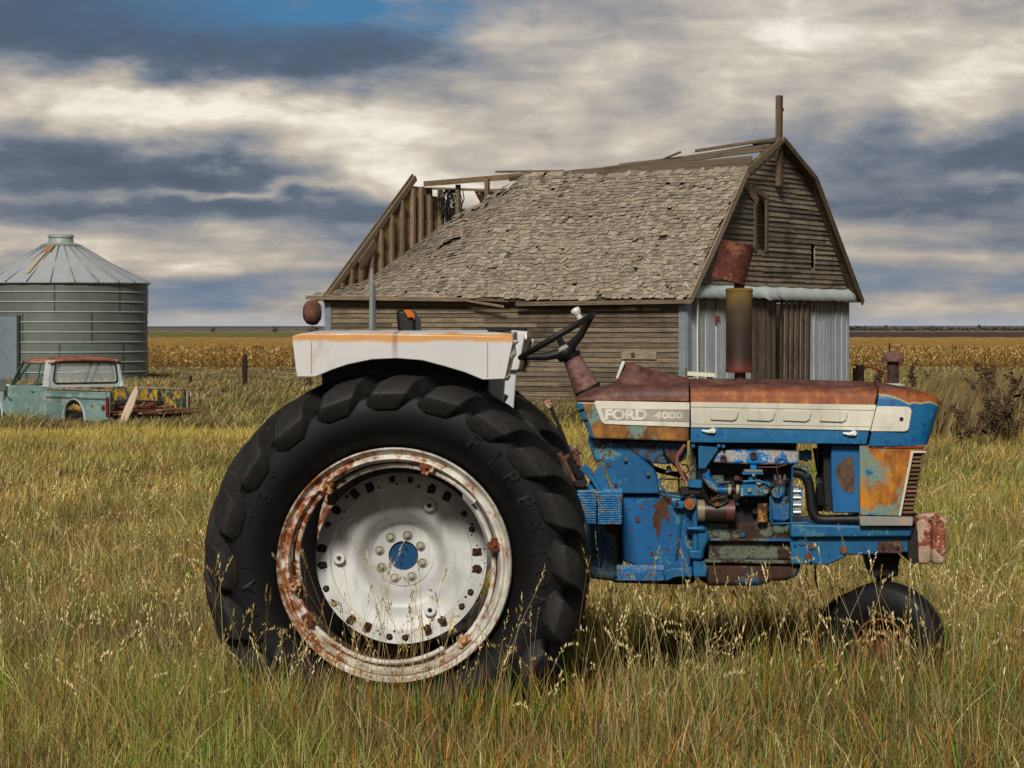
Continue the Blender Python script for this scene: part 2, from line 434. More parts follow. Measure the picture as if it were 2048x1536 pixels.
    mb = MB(); mb.box(P(.25, 3.74, 3.97), (.03, .16, 1.05), rot('Z', .2), c=(.5, .5, .5)); mb.build('loft_shutter', W_VERT, E, smooth=0)
    # tongue of the metal skirt over the doors
    mb = MB(); n = 60; vs = []; fs = []
    for k in range(n+1):
        w = -.1+(BW+.25)*k/n
        rag = .012*math.sin(k*1.9)+random.uniform(-.03, .03)*(k % 5 == 0); lift = .018*abs(math.sin(k*.31))+random.uniform(0, .012)
        if 13 < k < 25: rag += .03
        if 24 < k < 30: lift += .06
        vs += [P(-.03, w, 2.62+.01*math.sin(k)), P(-.11-lift*.5, w, 2.52+lift*.4), P(-.17-lift, w, 2.36+rag-.02)]
    for k in range(n): 
        for j in range(2): a = k*3+j; fs.append((a, a+1, a+4, a+3))
    mb.add(vs, fs, (1.15, 1.2, 1.2)); o = mb.build('metal_flashing', galv('flashing', '9aa3a0', 'c6ccc6', .1, .6), E, smooth=40)
    md = o.modifiers.new('solid', 'SOLIDIFY'); md.thickness = .004
    # vertical boards of the lower gable
    mb = MB(); w = .14
    while w < BW-.1:
        bw = random.uniform(.15, .2)
        b = min(bw, 3.1-w if w < 3.1 else 9); c = random.uniform(.75, 1.15)
        off = random.uniform(-.01, .01)
        mb.box(P(-.03+off, w+b/2, 1.24), (.025, b-.018, 2.42), rot('X', random.uniform(-.004, .004)), c=(c, c, c)); w += b
        if w > 3.05 and w < 6.0: mb.build('white_wall_boards', whitewash(), E, smooth=0); mb = MB(); w = 6.3
    mb.build('white_wall_boards', whitewash(), E, smooth=0)
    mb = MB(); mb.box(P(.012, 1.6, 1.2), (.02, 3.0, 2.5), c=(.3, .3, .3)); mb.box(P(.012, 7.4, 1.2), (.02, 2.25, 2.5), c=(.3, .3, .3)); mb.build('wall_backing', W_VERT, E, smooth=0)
    mb = MB(); mb.box(P(.5, 4.5, 1.2), (.03, 2.2, 2.4), c=(.15, .15, .15)); mb.build('dark_gap_board', W_VERT, E, smooth=0)  # near-black board added behind the doors so the gap between them stays dark
    # doors: two leaves of dark vertical boards, right one hanging askew
    for (w0, w1, tilt, fold) in ((3.14, 4.35, 0, 0), (4.58, 6.24, .03, .02)):
        mb = MB(); w = w0; k = 0
        while w < w1-.05:
            bw = min(random.uniform(.12, .17), w1-w); c = random.uniform(.55, 1.2)
            if fold: c = .6+.65*(k % 2)
            off = (.025*(k % 2) if fold else random.uniform(-.008, .008))
            M_ = rot('X', tilt*random.uniform(.3, 1.0))
            mb.box(P(-.05-off, w+bw/2, 1.22), (.022, bw-.012, 2.36), M_, c=(c, c*.98, c*.95)); w += bw; k += 1
        for zz in (.5, 1.9): mb.box(P(.0, (w0+w1)/2, zz), (.03, w1-w0, .12), c=(.7, .7, .7))
        mb.build('door', W_VERT, E, smooth=0)
    mb = MB(); mb.tube([P(-.09, .36, 2.4), P(-.1, .32, 1.6), P(-.09, .35, .9), P(-.09, .33, 0)], .017, 8); mb.build('conduit', simple('offwhite_pipe', 'c9c9bd', .5), E)
    mb = MB(); mb.box(P(-.07, 1.28, 1.92), (.03, .05, .16)); mb.box(P(-.085, 1.36, 1.95), (.02, .14, .04)); mb.build('rusty_hinge', rusty('hinge', '5a3020', .9), E, smooth=0)
    # roof ------------------------------------------------------------------
    keys = [(-.22, 2.50, 5.02), (1.0, 2.55, 5.03), (3.0, 2.72, 5.02), (5.25, 2.85, 5.07), (5.9, 2.75, 4.72), (6.45, 2.62, 4.42), (6.98, 2.45, 4.10), (7.5, 2.2, 3.66), (7.97, 1.85, 3.22), (8.25, 1.2, 2.80), (8.6, .25, 2.52), (8.8, -.1, 2.45)]
    def T(u):
        for a, b in zip(keys, keys[1:]):
            if u <= b[0]:
                t = (u-a[0])/(b[0]-a[0]); return Vector((u, -(a[1]+(b[1]-a[1])*t), a[2]+(b[2]-a[2])*t))
        return Vector((u, -keys[-1][1], keys[-1][2]))
    def Ev(u): return Vector((u, .24, 2.30+.085*max(0, u)/BL-.04*math.exp(-((u-3.0)/.8)**2)))
    def S(u, d):   # point on roof, d metres up the slope
        e, t = Ev(u), T(u); L = (t-e).length; v = min(d/L, 1.2)
        sag = .10*math.sin(math.pi*min(v, 1))*(1 if u < 5.2 else max(0, 1-(u-5.2)/2))
        q = e.lerp(t, v)
        return q+Vector((0, sag*.75, sag*.55))+Vector((0, 0, .035*mnoise.noise(Vector((u*.8, d*.9, 3)))+.02*mnoise.noise(Vector((u*2.2, d*2, 7)))))
    # sheathing under the shingles
    mb = MB(); nu, nd = 60, 14; vs = []
    for i in range(nu+1):
        u = -.2+(8.95)*i/nu
        for j in range(nd+1):
            L = (T(u)-Ev(u)).length; q = S(u, L*j/nd); vs.append(q+Vector((0, -.02, -.03)))
    fs = [(i*(nd+1)+j, (i+1)*(nd+1)+j, (i+1)*(nd+1)+j+1, i*(nd+1)+j+1) for i in range(nu) for j in range(nd) if not (37 <= i <= 38 and 7 <= j <= 7)]
    mb.add(vs, fs, (.45, .42, .38)); o = mb.build('roof_sheathing', W_TRIM, E, smooth=60); md = o.modifiers.new('s', 'SOLIDIFY'); md.thickness = .03; md.offset = 1
    mb = MB(); d = 0; row = 0
    while d < 4.3:
        u = -.26+random.uniform(0, .1)
        while u < 8.78:
            w = random.choice((.05, .06, .075, .09, .10, .12, .14)); uc = u+w/2; u += w+.006
            L = (T(min(uc, 8.8))-Ev(uc)).length
            if d > L-.04: continue
            if uc > 5.4 and d > L-.5 and random.random() < (.35 if uc < 7 else .2): continue
            hole = math.hypot((uc-6.25)/.30, (d-1.9+.6*(uc-6.25))/.12) < 1 or math.hypot((uc-.95)/.07, (d-1.65)/.12) < 1
            if hole: continue
            miss = random.random() < .012
            if miss: continue
            ln = random.uniform(.17, .21); a = random.gauss(0, .025)
            lift = .004+abs(random.gauss(0, .006)); loose = random.random()
            if loose < .08: a += random.gauss(0, .18); lift += random.uniform(.005, .02); ln *= random.uniform(.6, 1)
            dd = d+random.gauss(0, .014)+.05*mnoise.noise(Vector((uc*2.6, row*.35, 5)))+.03*mnoise.noise(Vector((uc*7, row*.8, 9)))
            p0 = S(uc, dd); p1 = S(uc, dd+ln); px_ = S(uc+.05, dd)-S(uc-.05, dd)
            t = (p1-p0).normalized(); s_ = px_.normalized(); nrm = s_.cross(t)
            if nrm.z < 0: nrm = -nrm
            nrm.normalize(); ca, sa = math.cos(a), math.sin(a)
            s2 = s_*ca+t*sa; t2 = t*ca-s_*sa
            th = .009; b0 = p0+nrm*(lift+.020); b1 = p0+t2*ln+nrm*.004
            hw = w/2
            c = random.choice((.66, .76, .84, .9, .96, 1.02, 1.1, 1.2)); r_ = random.random()
            cc = (c, c*.97, c*.92)
            if r_ < .025: cc = (c*1.08, c*.92, c*.72)
            elif r_ < .09: cc = (c*.95, c*.84, c*.76)
            elif r_ < .2: cc = (c*1.05, c*1.05, c*1.08)
            if loose > .985: cc = (c*.5, c*.48, c*.42)
            q = [b0-s2*hw, b0+s2*hw, b1+s2*hw, b1-s2*hw]
            mb.hexa(q+[x+nrm*th for x in q[:2]]+[x+nrm*.004 for x in q[2:]], cc)
        d += .106; row += 1
    for k in range(46):   # loose, slid shingles
        u = random.uniform(0, 7.2); d = random.uniform(.1, 3.3); 
        if random.random() < .5: u = random.choice((random.uniform(1.5, 4.5), random.uniform(0, 1.0))); d = random.uniform(.1, 2.0)
        p = S(u, d); t = (S(u, d+.1)-p).normalized(); s_ = (S(u+.05, d)-S(u-.05, d)).normalized(); nrm = s_.cross(t)
        if nrm.z < 0: nrm = -nrm
        a = random.uniform(-1.3, 1.3); s2 = s_*math.cos(a)+t*math.sin(a); t2 = t*math.cos(a)-s_*math.sin(a)
        M_ = Matrix((s2, t2, nrm)).transposed(); c = random.uniform(.8, 1.25)
        mb.box(p+nrm*.05, (random.uniform(.02, .06), random.uniform(.12, .25), .008), M_ @ rot('X', random.uniform(-.15, .15)), c=(c*1.05, c*.98, c*.88))
    mb.build('shingle_roof', W_SHIN, E, smooth=0)
    # eave boards
    mb = MB()
    def plank(mb, a, b, wd, th, c=(1, 1, 1), roll=0):
        a, b = Vector(a), Vector(b); t = (b-a); L = t.length; M_ = t.normalized().to_track_quat('X', 'Z').to_matrix() @ rot('X', roll)
        mb.box((a+b)/2, (L, th, wd), M_, c)
    plank(mb, (5.0, .27, 2.335), (8.95, .27, 2.40), .085, .03, (1.1, 1.05, .95)); plank(mb, (5.05, .27, 2.335), (4.0, .33, 2.18), .05, .025, (1.1, 1.05, .95))
    plank(mb, (-.25, .27, 2.27), (3.75, .27, 2.235), .085, .03, (.9, .88, .8)); plank(mb, (3.95, .2, 2.31), (4.75, .22, 2.35), .07, .05, (.7, .65, .55))
    plank(mb, (8.7, .3, 2.36), (8.75, .15, 2.2), .06, .04, (.8, .8, .75))
    mb.build('eave_board', W_TRIM, E, smooth=0)
    # upper slope: bare sheathing planks fallen from the ridge
    mb = MB(); nb = 12
    for k in range(nb):
        f = (k+.5)/nb
        z0, w0 = 5.03+.70*f, 2.55+1.72*f
        ue = 5.0-2.3*f+random.uniform(-.2, .2)
        z1 = T(ue).z+.02+.24*f+random.uniform(-.02, .02); w1 = -T(ue).y+.1+f*.4
        if k in (6, 7): s0 = .9
        else: s0 = random.uniform(-.2, .08)
        m = 5; prev = None
        for j in range(m):
            t0, t1 = j/m, (j+1)/m
            def pt(t):
                u = s0+(ue-s0)*t; return Vector((u, -(w0+(w1-w0)*t), z0+(z1-z0)*t-.02*math.sin(math.pi*t)))
            c = .62+.25*random.random() if j == 0 else c
            plank(mb, pt(t0), pt(t1)+(pt(t1)-pt(t0))*.02, .15, .022, (c, c*.98, c*.92), roll=1.15)
    plank(mb, (-.15, -4.1, 5.78), (1.6, -3.8, 5.56), .1, .03, (.75, .7, .65), 1.0)
    plank(mb, (2.6, -3.5, 5.25), (1.75, -3.4, 5.52), .04, .03, (.5, .48, .45))
    plank(mb, (5.2, -3.2, 5.12), (4.6, -2.9, 5.11), .05, .04, (.6, .55, .5)); plank(mb, (6.1, -3.0, 5.20), (4.4, -2.9, 5.16), .05, .04, (.8, .75, .68)); plank(mb, (5.75, -3.0, 5.02), (5.15, -2.95, 5.10), .09, .05, (.4, .38, .35))
    mb.build('ridge_planks', W_TRIM, E, smooth=0)
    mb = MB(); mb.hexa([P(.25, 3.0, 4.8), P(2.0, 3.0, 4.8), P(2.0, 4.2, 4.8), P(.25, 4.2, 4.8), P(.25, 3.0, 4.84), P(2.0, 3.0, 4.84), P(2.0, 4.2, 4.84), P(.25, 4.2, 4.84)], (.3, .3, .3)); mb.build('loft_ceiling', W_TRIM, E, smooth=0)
    # far slopes of the roof
    mb = MB()
    def slab(u0, u1, a, b, th=.05, c=(.6, .55, .48), name=None):
        n = 12
        for k in range(n):
            f0, f1 = k/n, (k+1)/n-.012
            wa, za = a[0]+(b[0]-a[0])*f0, a[1]+(b[1]-a[1])*f0; wb, zb = a[0]+(b[0]-a[0])*f1, a[1]+(b[1]-a[1])*f1
            q = random.uniform(.75, 1.2); cc = tuple(x*q for x in c)
            mb.hexa([P(u0, wa, za), P(u1, wa, za), P(u1, wb, zb), P(u0, wb, zb), P(u0, wa, za+th), P(u1, wa, za+th), P(u1, wb, zb+th), P(u0, wb, zb+th)], cc)
    slab(-.2, BL-.1, (BW+.2, 2.33), (6.1, 5.0)); mb.build('far_roof_slope', W_TRIM, E, smooth=0)
    mb = MB(); slab(-.2, .5, (6.1, 5.0), (4.3, 5.72)); mb.build('far_roof_slope', W_TRIM, E, smooth=0)
    mb = MB(); m = 26
    for k in range(m):       # butt ends of the shingles on the far edge
        f = k/m; ww, zz = BW+.24-(BW+.24-6.1)*f, 2.33+2.7*f; mb.box(P(-.1, ww, zz+.06), (.35, .14, .03), rot('X', .80+random.uniform(-.1, .1)), c=(.5, .5, .42))
    mb.build('far_shingle_edge', W_SHIN, E, smooth=0)
    # rake boards on the gable
    mb = MB()
    plank(mb, P(-.24, -.28, 2.30), P(-.24, 1.1, 3.62), .15, .03, (1.7, 1.7, 1.7)); plank(mb, P(-.24, 1.1, 3.62), P(-.24, 2.5, 5.04), .15, .03, (1.6, 1.55, 1.45))
    plank(mb, P(-.24, 2.48, 5.0), P(-.24, 4.26, 5.76), .13, .03, (1.1, 1.05, .95)); plank(mb, P(-.2, 2.7, 4.92), P(-.2, 4.0, 5.48), .06, .02, (1.7, 1.8, 1.9))
    plank(mb, P(-.24, BW+.28, 2.30), P(-.24, 7.52, 3.62), .12, .03, (.7, .68, .6)); plank(mb, P(-.24, 7.52, 3.62), P(-.24, 6.1, 5.02), .12, .03, (.7, .68, .6)); plank(mb, P(-.24, 6.18, 5.0), P(-.24, 4.34, 5.78), .12, .03, (.65, .62, .56))
    mb.build('rake_board', W_TRIM, E, smooth=0)
    # left end gable seen from inside
    lean = .93
    def slope(w): return 2.42+w*(5.02-2.42)/3.43
    mb = MB(); z = 2.3
    while z < 4.95:
        z1 = z+.19; w0 = max(.05, (z-2.42)/2.6*3.43); w0t = max(.05, (z1-2.42)/2.6*3.43); wr = 4.9 if z < 4.75 else 4.3
        c = random.uniform(.7, 1.3); o_ = random.uniform(-.01, .01)
        mb.hexa([P(BL+o_, w0, z), P(BL+.03+o_, w0, z), P(BL+.03+o_, wr, z), P(BL+o_, wr, z), P(BL+o_-.012, w0t, z1+.012), P(BL+.018+o_, w0t, z1+.012), P(BL+.018+o_, wr, z1+.012), P(BL+o_-.012, wr, z1+.012)], (c*1.5, c*1.38, c*1.12)); z = z1
    mb.box(P(BL+.015, BW/2+2.5, 3.4), (.03, 3.6, 2.3), c=(.4, .38, .34))
    mb.box(P(BL+.05, BW/2, 1.15), (.04, BW-.1, 2.3), c=(.6, .6, .55))
    mb.build('end_gable_boards', wood('end_gable', '54452f', '8e7a56', (12, 1, 12), 3, .5, .5), E, smooth=0)
    for w in (.45, .85, 1.25, 1.65, 2.05, 2.5, 2.95, 3.4, 3.75, 4.15, 4.6):
        mb = MB(); zt_ = min(slope(w)-.04, 4.92+.05*(w > 3.4)); c = random.uniform(.9, 1.7)
        mb.box(P(BL-.07, w, (2.3+zt_)/2), (.1, .09, zt_-2.3), rot('X', random.uniform(-.012, .012)), c=(c, c*.93, c*.8)); mb.build('stud', W_VERT, E, smooth=0)
    mb = MB()
    plank(mb, P(BL-.05, -.2, 2.30), P(BL-.05, 3.55, 5.16), .13, .05, (1.0, .95, .88)); plank(mb, P(BL+.06, -.1, 2.36), P(BL+.06, 3.62, 5.22), .1, .03, (.8, .76, .7)); plank(mb, P(BL-.12, 1.1, 3.12), P(BL-.12, 1.75, 3.62), .2, .03, (.9, .85, .78))
    mb.build('end_rake_board', W_TRIM, E, smooth=0)
    # exposed frame: purlin, posts, far rafters
    mb = MB(); plank(mb, P(8.5, 3.9, 5.04), P(4.5, 3.2, 5.15), .12, .06, (1, .9, .75)); mb.build('purlin', W_TRIM, E, smooth=0)
    mb = MB(); plank(mb, P(8.5, 4.2, 4.95), P(4.2, 6.0, 4.78), .06, .06, (1, .95, .75)); mb.build('purlin', W_TRIM, E, smooth=0)
    for (u, w, z0, z1) in ((6.55, 3.4, 4.3, 5.08), (5.55, 3.2, 4.6, 5.1), (7.6, 3.9, 3.8, 5.0)):
        mb = MB(); mb.box(P(u, w, (z0+z1)/2), (.09, .09, z1-z0), c=(1, .92, .75)); mb.build('post', W_TRIM, E, smooth=0)
    for k in range(14):
        u = .5+k*.6; mb = MB(); plank(mb, P(u, BW-.1, 2.35), P(u, 6.05, 4.92), .1, .05, (1.0, .9, .7)); mb.build('rafter', W_VERT, E, smooth=0)
    mb = MB()
    for k in range(40):
        p = P(7.9+random.gauss(0, .12), 4.1+random.gauss(0, .1), 4.9); q = [p]
        for j in range(4): q.append(q[-1]+Vector((random.gauss(0, .06), random.gauss(0, .05), -random.uniform(.05, .22))))
        mb.tube(q, .012, 4)
    mb.build('hanging_vines', simple('dark_vine', '17120e', .7), E)  # dark hanging vines, built as random drooping tubes
    # floor slab so nothing shows through
    mb = MB(); mb.box(P(BL/2, BW/2, .03), (BL-.1, BW-.1, .06)); mb.build('floor', simple('dirt_floor', '3a3026', .95), E, smooth=0)
    # post on the ridge
    sc = (1.55-1.0)
    mb = MB(); mb.box(P(-.12, 4.36, 5.75), (.12, .13, 1.95), rot('Y', -.0) @ rot('X', .01), c=(.8, .72, .62)); mb.build('ridge_post', W_VERT, E, smooth=0, bevel=.006)
    mb = MB()
    for zz, l in ((6.62, .1), (6.42, .14)): mb.cyl(P(-.12, 4.43, zz), P(-.12, 4.43+l, zz), .022, 8); mb.cyl(P(-.12, 4.43+l, zz-.02), P(-.12, 4.43+l, zz+.05), .02, 8)
    mb.build('insulator', simple('brown_insulator', '2a1a12', .4), E)
build_barn()
# ------------------------------------------------------------------ grain bin
def ribbed_steel():
    def fn(g, i, b):
        c = g.co(); n = g.noise(g.mp(c, (1, 1, .6)), 1.6, 6, .65); n2 = g.noise(c, 14, 4, .6)
        col = g.mix(n, lin('4c524e'), lin('767c77')); col = g.mix(g.m('MULTIPLY', n2, .3), col, lin('8c908a'))
        col = g.mix(g.m('MULTIPLY', g.sm(g.noise(g.mp(c, (1, 1, .2)), 2.4, 6, .7), .62, .75), .5), col, lin('6b5238'))
        col = g.mix(1, col, g.attr(), 'MULTIPLY'); g.put(i['Base Color'], col)
    return mat('bin_steel', fn, .55, .25)
def build_bin():
    X, Y = -14.40, 83.0; r = 2.74; z0 = .0
    E = empty('grain_bin', (X, Y, z0), 0, label='round grey galvanised grain bin with a conical ribbed roof behind the pickup', cat='grain bin')
    st = ribbed_steel()
    mb = MB(); n = 96; ring = .313; ztop = 3.16; z = ztop; k = 0
    prof = [(r, ztop)]
    while z > .05:
        prof += [(r, z-ring+.035), (r+.022, z-ring+.02), (r+.022, z-ring+.005), (r, z-ring-.01)]; z -= ring
    mb.lathe(prof, n, c=(.82, .84, .82)); mb.build('wall', st, E, smooth=30)
    mb = MB()
    for k in range(1, 11):
        zz = ztop-ring*k+.015; mb.lathe([(r+.012, zz-.016), (r+.034, zz-.008), (r+.034, zz+.012), (r+.012, zz+.02)], n, c=(2.7, 2.7, 2.6))
    mb.build('wall_rib', st, E, smooth=60)
    mb = MB()
    for lev in range(4):
        for j in range(8):
            a = j*math.pi/4+lev*.42+.1
            for q in range(18):
                zz = ztop-lev*3*ring-q*ring*3/18-.05
                if zz > .05: mb.box((math.cos(a)*(r+.012), math.sin(a)*(r+.012), zz), (.04, .035, .022), rot('Z', a), c=(.4, .4, .4))
    mb.build('seam_bolts', st, E, smooth=0)['kind'] = 'stuff'
    rf = galv('bin_roof', '9aa1a2', 'c4c8c8', .2, .5)
    mb = MB(); mb.lathe([(r+.11, ztop-.03), (r+.12, ztop), (.62, 4.33), (.60, 4.36)], 24, c=(1, 1, 1)); roof = mb.build('roof', rf, E, smooth=0)
    mb = MB()
    for k in range(24):
        a = 2*math.pi*k/24+.06; d = Vector((math.cos(a), math.sin(a), 0))
        mb.tube([d*(r+.13)+Vector((0, 0, ztop+.02)), d*1.7+Vector((0, 0, ztop+.02+1.17*.47)), d*.62+Vector((0, 0, 4.37))], .024, 5, (.5, .52, .54))
    mb.build('roof_rib', rf, roof, smooth=0)
    mb = MB(); mb.lathe([(.62, 4.33), (.66, 4.38), (.40, 4.46), (.38, 4.62), (.42, 4.62), (.42, 4.68), (.36, 4.72), (0, 4.74)], 32, c=(.75, .8, .74)); mb.build('cap', rf, roof, smooth=30)
    mb = MB(); a = math.radians(-106); d = Vector((math.cos(a), math.sin(a), 0)); sl_ = Vector((d.x*(2.85-.62), d.y*(2.85-.62), 3.16-4.35))
    for (f0, f1, w0, w1, c) in ((.02, .2, .12, .15, (.5, .32, .24)), (.22, .8, .035, .07, (.72, .66, .58))):
        p0 = d*.62+Vector((0, 0, 4.37))+sl_*f0; p1 = d*.62+Vector((0, 0, 4.37))+sl_*f1; s_ = Vector((-d.y, d.x, 0))
        mb.hexa([p0-s_*w0, p0+s_*w0, p1+s_*w1, p1-s_*w1]+[q+Vector((0, -.01, .035)) for q in (p0-s_*w0, p0+s_*w0, p1+s_*w1, p1-s_*w1)], c)
    mb.build('rusty_hatch', simple('hatch_paint', 'c9b9a5', .7, attr=True), roof, smooth=0)
    a0, a1 = math.radians(-131), math.radians(-107.5)
    mb = MB(); mb.lathe([(r+.03, .02), (r+.09, .03), (r+.09, 2.08), (r+.03, 2.1)], 12, arc=(a0, a1), c=(.88, .93, .95)); dr = mb.build('door', galv('bin_door', '5f6c74', '87929a', .1, .6), E, smooth=30)
    mb = MB()
    for a in (a0, a1): mb.box((math.cos(a)*(r+.06), math.sin(a)*(r+.06), 1.06), (.1, .09, 2.15), rot('Z', a), c=(.25, .24, .23))
    mb.build('door_frame', st, dr, smooth=0)
build_bin()

def at(px, py, Y): return Vector(((px-1024)/FPX*Y, Y, EYE-(py-HZ)/FPX*Y))
# ------------------------------------------------------------------ pickup truck
def build_truck():
    al = R(40.5)
    hx, hy = -math.sin(al), math.cos(al)
    E = empty('pickup_truck', (-7.34, 52.62, -.64), math.atan2(hy, hx), label='abandoned pale green pickup with a rusty orange roof and an open bed full of junk', cat='pickup truck')
    body = rusty('truck_paint', '718e88', .28, 2.2, ('4a2818', '8a4c28'), .42, '9fa8a0', .06, stretch=(1, 1, 1.6))
    cabp = rusty('cab_paint', 'a9b2b3', .20, 2.0, ('6a3020', 'a5502c'), .42, 'b8b4aa', .08)
    roofm = rusty('truck_roof', 'b3b3ae', .80, 1.6, ('6e3a28', '95604a'), .6, 'b8a898', .10)
    yel = rusty('bed_inside', 'b48c34', .50, 7.5, ('22332f', '3c4f48'), .7, '8d7a30', .02)
    dark = simple('truck_dark', '15130f', .8); trim = simple('window_rubber', '1c211f', .6)
    Z = .47
    def side(y0, y1):
        # body side outline with wheel arches, x forward from the tail
        def arch(cx, r): return [(cx+r*math.cos(a), Z+.02+max(0, r*math.sin(a))) for a in np.linspace(0, math.pi, 13)]
        return arch
    arch = side(0, 0)
    for s_ in (1, -1):
        # bed side
        pts = [(0.02, Z+.08), (0, 1.10), (2.42, 1.13), (2.42, Z)]+arch(1.32, .42)[0:13]+[(.5, Z)]
        mb = MB(); yo = .96*s_; yi = .90*s_
        mb.prism(pts, yo, yi); o = mb.build('bed_side', body, E, smooth=30, bevel=.022, seg=3)
        mb = MB(); mb.prism([(0.03, .72), (.03, 1.09), (2.38, 1.11), (2.38, .72)], yi-.006*s_, yi-.03*s_); 
        for xx in (.04, .95, 1.9): mb.box((xx, yi-.05*s_, .92), (.07, .06, .36), c=(.3, .45, .42))
        mb.build('bed_inner_panel', yel, o, smooth=0)
        mb = MB(); mb.box((1.21, (.93)*s_, 1.125), (2.42, .10, .035)); mb.build('bed_rail', rusty('rail_paint', '7f8f8c', .45, 6), o, smooth=0, bevel=.008)
        # round shoulder bulge
        mb = MB(); mb.tube([(0.05, .95*s_, .98), (2.4, .95*s_, .98)], .045, 10, flat=1.0); mb.build('shoulder_line', body, o)
        # arch lips
        mb = MB(); mb.tube([(1.32+.43*math.cos(a), .97*s_, Z+.03+.43*math.sin(a)) for a in np.linspace(0, math.pi, 17)], .018, 6); mb.build('arch_lip', cabp, o)
        # tail light
        mb = MB(); mb.box((.03, .965*s_, .80), (.07, .05, .40)); mb.box((.18, .972*s_, .78), (.12, .02, .10)); mb.build('tail_light', simple('red_lens', '6a1410', .3, var=.4), E, smooth=0, bevel=.01)
        # door, front fender
        mb = MB(); mb.prism([(2.47, Z), (2.47, 1.17), (2.78, 1.19), (2.78, Z)], .955*s_, .9*s_); mb.build('cab_corner', body, E, smooth=0, bevel=.01)
        mb = MB(); mb.prism([(2.80, Z+.02), (2.80, 1.19), (3.88, 1.17), (3.92, Z+.02)], .96*s_, .91*s_); d = mb.build('door', body, E, smooth=0, bevel=.012, seg=2)
        mb = MB(); mb.box((2.95, .975*s_, 1.06), (.14, .02, .025)); mb.build('handle', simple('chrome', 'a0a0a0', .3, .8), d, smooth=0)
        # window frame of the door
        mb = MB(); mb.tube([(2.80, .955*s_, 1.18), (2.86, .84*s_, 1.64), (3.28, .84*s_, 1.64), (3.82, .94*s_, 1.18)], .022, 6); mb.tube([(3.30, .945*s_, 1.18), (3.42, .87*s_, 1.50)], .012, 5); mb.build('window_frame', simple('teal_frame', '2c4a42', .6), d)
        mb = MB(); mb.prism([(3.94, Z), (3.94, 1.16), (5.55, 1.08), (5.62, .6), (5.1, Z)]+arch(4.68, .42)[1:12], .95*s_, .89*s_); o = mb.build('front_fender', body, E, smooth=0, bevel=.02, seg=2)
        mb = MB(); mb.tube([(4.68+.43*math.cos(a), .96*s_, Z+.03+.43*math.sin(a)) for a in np.linspace(0, math.pi, 17)], .02, 6); mb.build('arch_lip', cabp, o)
        for cx in (1.32, 4.68):
            mb = MB(); mb.lathe([(.2, -.09), (.34, -.1), (.37, -.06), (.37, .06), (.34, .1), (.2, .09)], 24, rot('X', R(90)), (cx, .8*s_, .33), closed=True); w = mb.build('wheel', dark, E)
    # back wall of the cab with its window opening
    def ring(outer, inner, x0, x1, mb, c=(1, 1, 1)):
        n = len(outer)
        vs = [(x0, y, z) for y, z in outer]+[(x0, y, z) for y, z in inner]+[(x1, y, z) for y, z in outer]+[(x1, y, z) for y, z in inner]
        fs = []
        for k in range(n):
            j = (k+1) % n; fs += [(k, j, n+j, n+k), (2*n+j, 2*n+k, 3*n+k, 3*n+j), (j, k, 2*n+k, 2*n+j), (n+k, n+j, 3*n+j, 3*n+k)]
        mb.add(vs, fs, c)
    def rr(y, z0, z1, ytop, rad, m=5):
        pts = []
        for (cy, cz, a0) in ((ytop-rad, z1-rad, 0), (-(ytop-rad), z1-rad, 90), (-(y-rad), z0+rad, 180), (y-rad, z0+rad, 270)):
            for k in range(m+1): a = R(a0+90*k/m); pts.append((cy+rad*math.cos(a), cz+rad*math.sin(a)))
        return pts
    mb = MB(); ring(rr(.93, 1.12, 1.715, .86, .13), rr(.76, 1.24, 1.655, .72, .07), 2.46, 2.54, mb); mb.build('cab_back', cabp, E, smooth=40, bevel=.03, seg=3)
    mb = MB(); ring(rr(.78, 1.22, 1.675, .74, .08), rr(.755, 1.245, 1.65, .715, .065), 2.44, 2.47, mb); mb.build('rear_window_frame', trim, E)
    mb = MB(); mb.box((2.50, 0, .88), (.06, 1.86, .55)); mb.build('cab_lower_back', cabp, E, smooth=0, bevel=.01)
    def glassm(g, i, b):
        g.put(i['Base Color'], (.8, .85, .8)); i['Alpha'].default_value = .16
    gl = mat('window_glass', glassm, .1)
    mb = MB(); mb.box((2.50, 0, 1.45), (.006, 1.5, .42)); mb.build('rear_window', gl, E, smooth=0)
    mb = MB()
    cp = Vector((2.49, .12, 1.47))
    for a, l in ((.1, .36), (.35, .2), (2.6, .15), (3.2, .55), (3.45, .5), (3.75, .28), (-.25, .25)): mb.tube([cp, cp+Vector((0, -math.cos(a)*l*.5, math.sin(a)*l*.25)), cp+Vector((0, -math.cos(a)*l, math.sin(a)*l*.4-.02))], .004, 4)
    mb.build('glass_crack', simple('crack', 'd0d0c8', .5), E)
    # roof: crowned panel
    mb = MB(); nx, ny = 10, 12; vs = []
    for i in range(nx+1):
        for j in range(ny+1):
            x = 2.42+1.16*i/nx; fy = j/ny*2-1; fx = i/nx*2-1; y = .86*fy
            z = 1.665+.115*(1-abs(fy)**5)*(1-.55*abs(fx)**6); vs.append((x, y, z))
    fs = [(i*(ny+1)+j, (i+1)*(ny+1)+j, (i+1)*(ny+1)+j+1, i*(ny+1)+j+1) for i in range(nx) for j in range(ny)]
    mb.add(vs, fs); o = mb.build('roof', roofm, E, smooth=180); md = o.modifiers.new('s', 'SOLIDIFY'); md.thickness = .04
    mb = MB(); mb.box((3.0, 0, 1.655), (1.0, 1.6, .02)); mb.build('headliner', dark, E, smooth=0)
    for s_ in (1, -1):
        mb = MB(); mb.tube([(3.56, .83*s_, 1.68), (3.98, .90*s_, 1.16)], .03, 6); mb.build('pillar', simple('teal_frame', '2c4a42', .6), E)
        mb = MB(); mb.tube([(2.52, .90*s_, 1.14), (2.56, .86*s_, 1.4), (2.60, .80*s_, 1.70)], [.09, .075, .07], 8); mb.build('pillar', cabp, E)
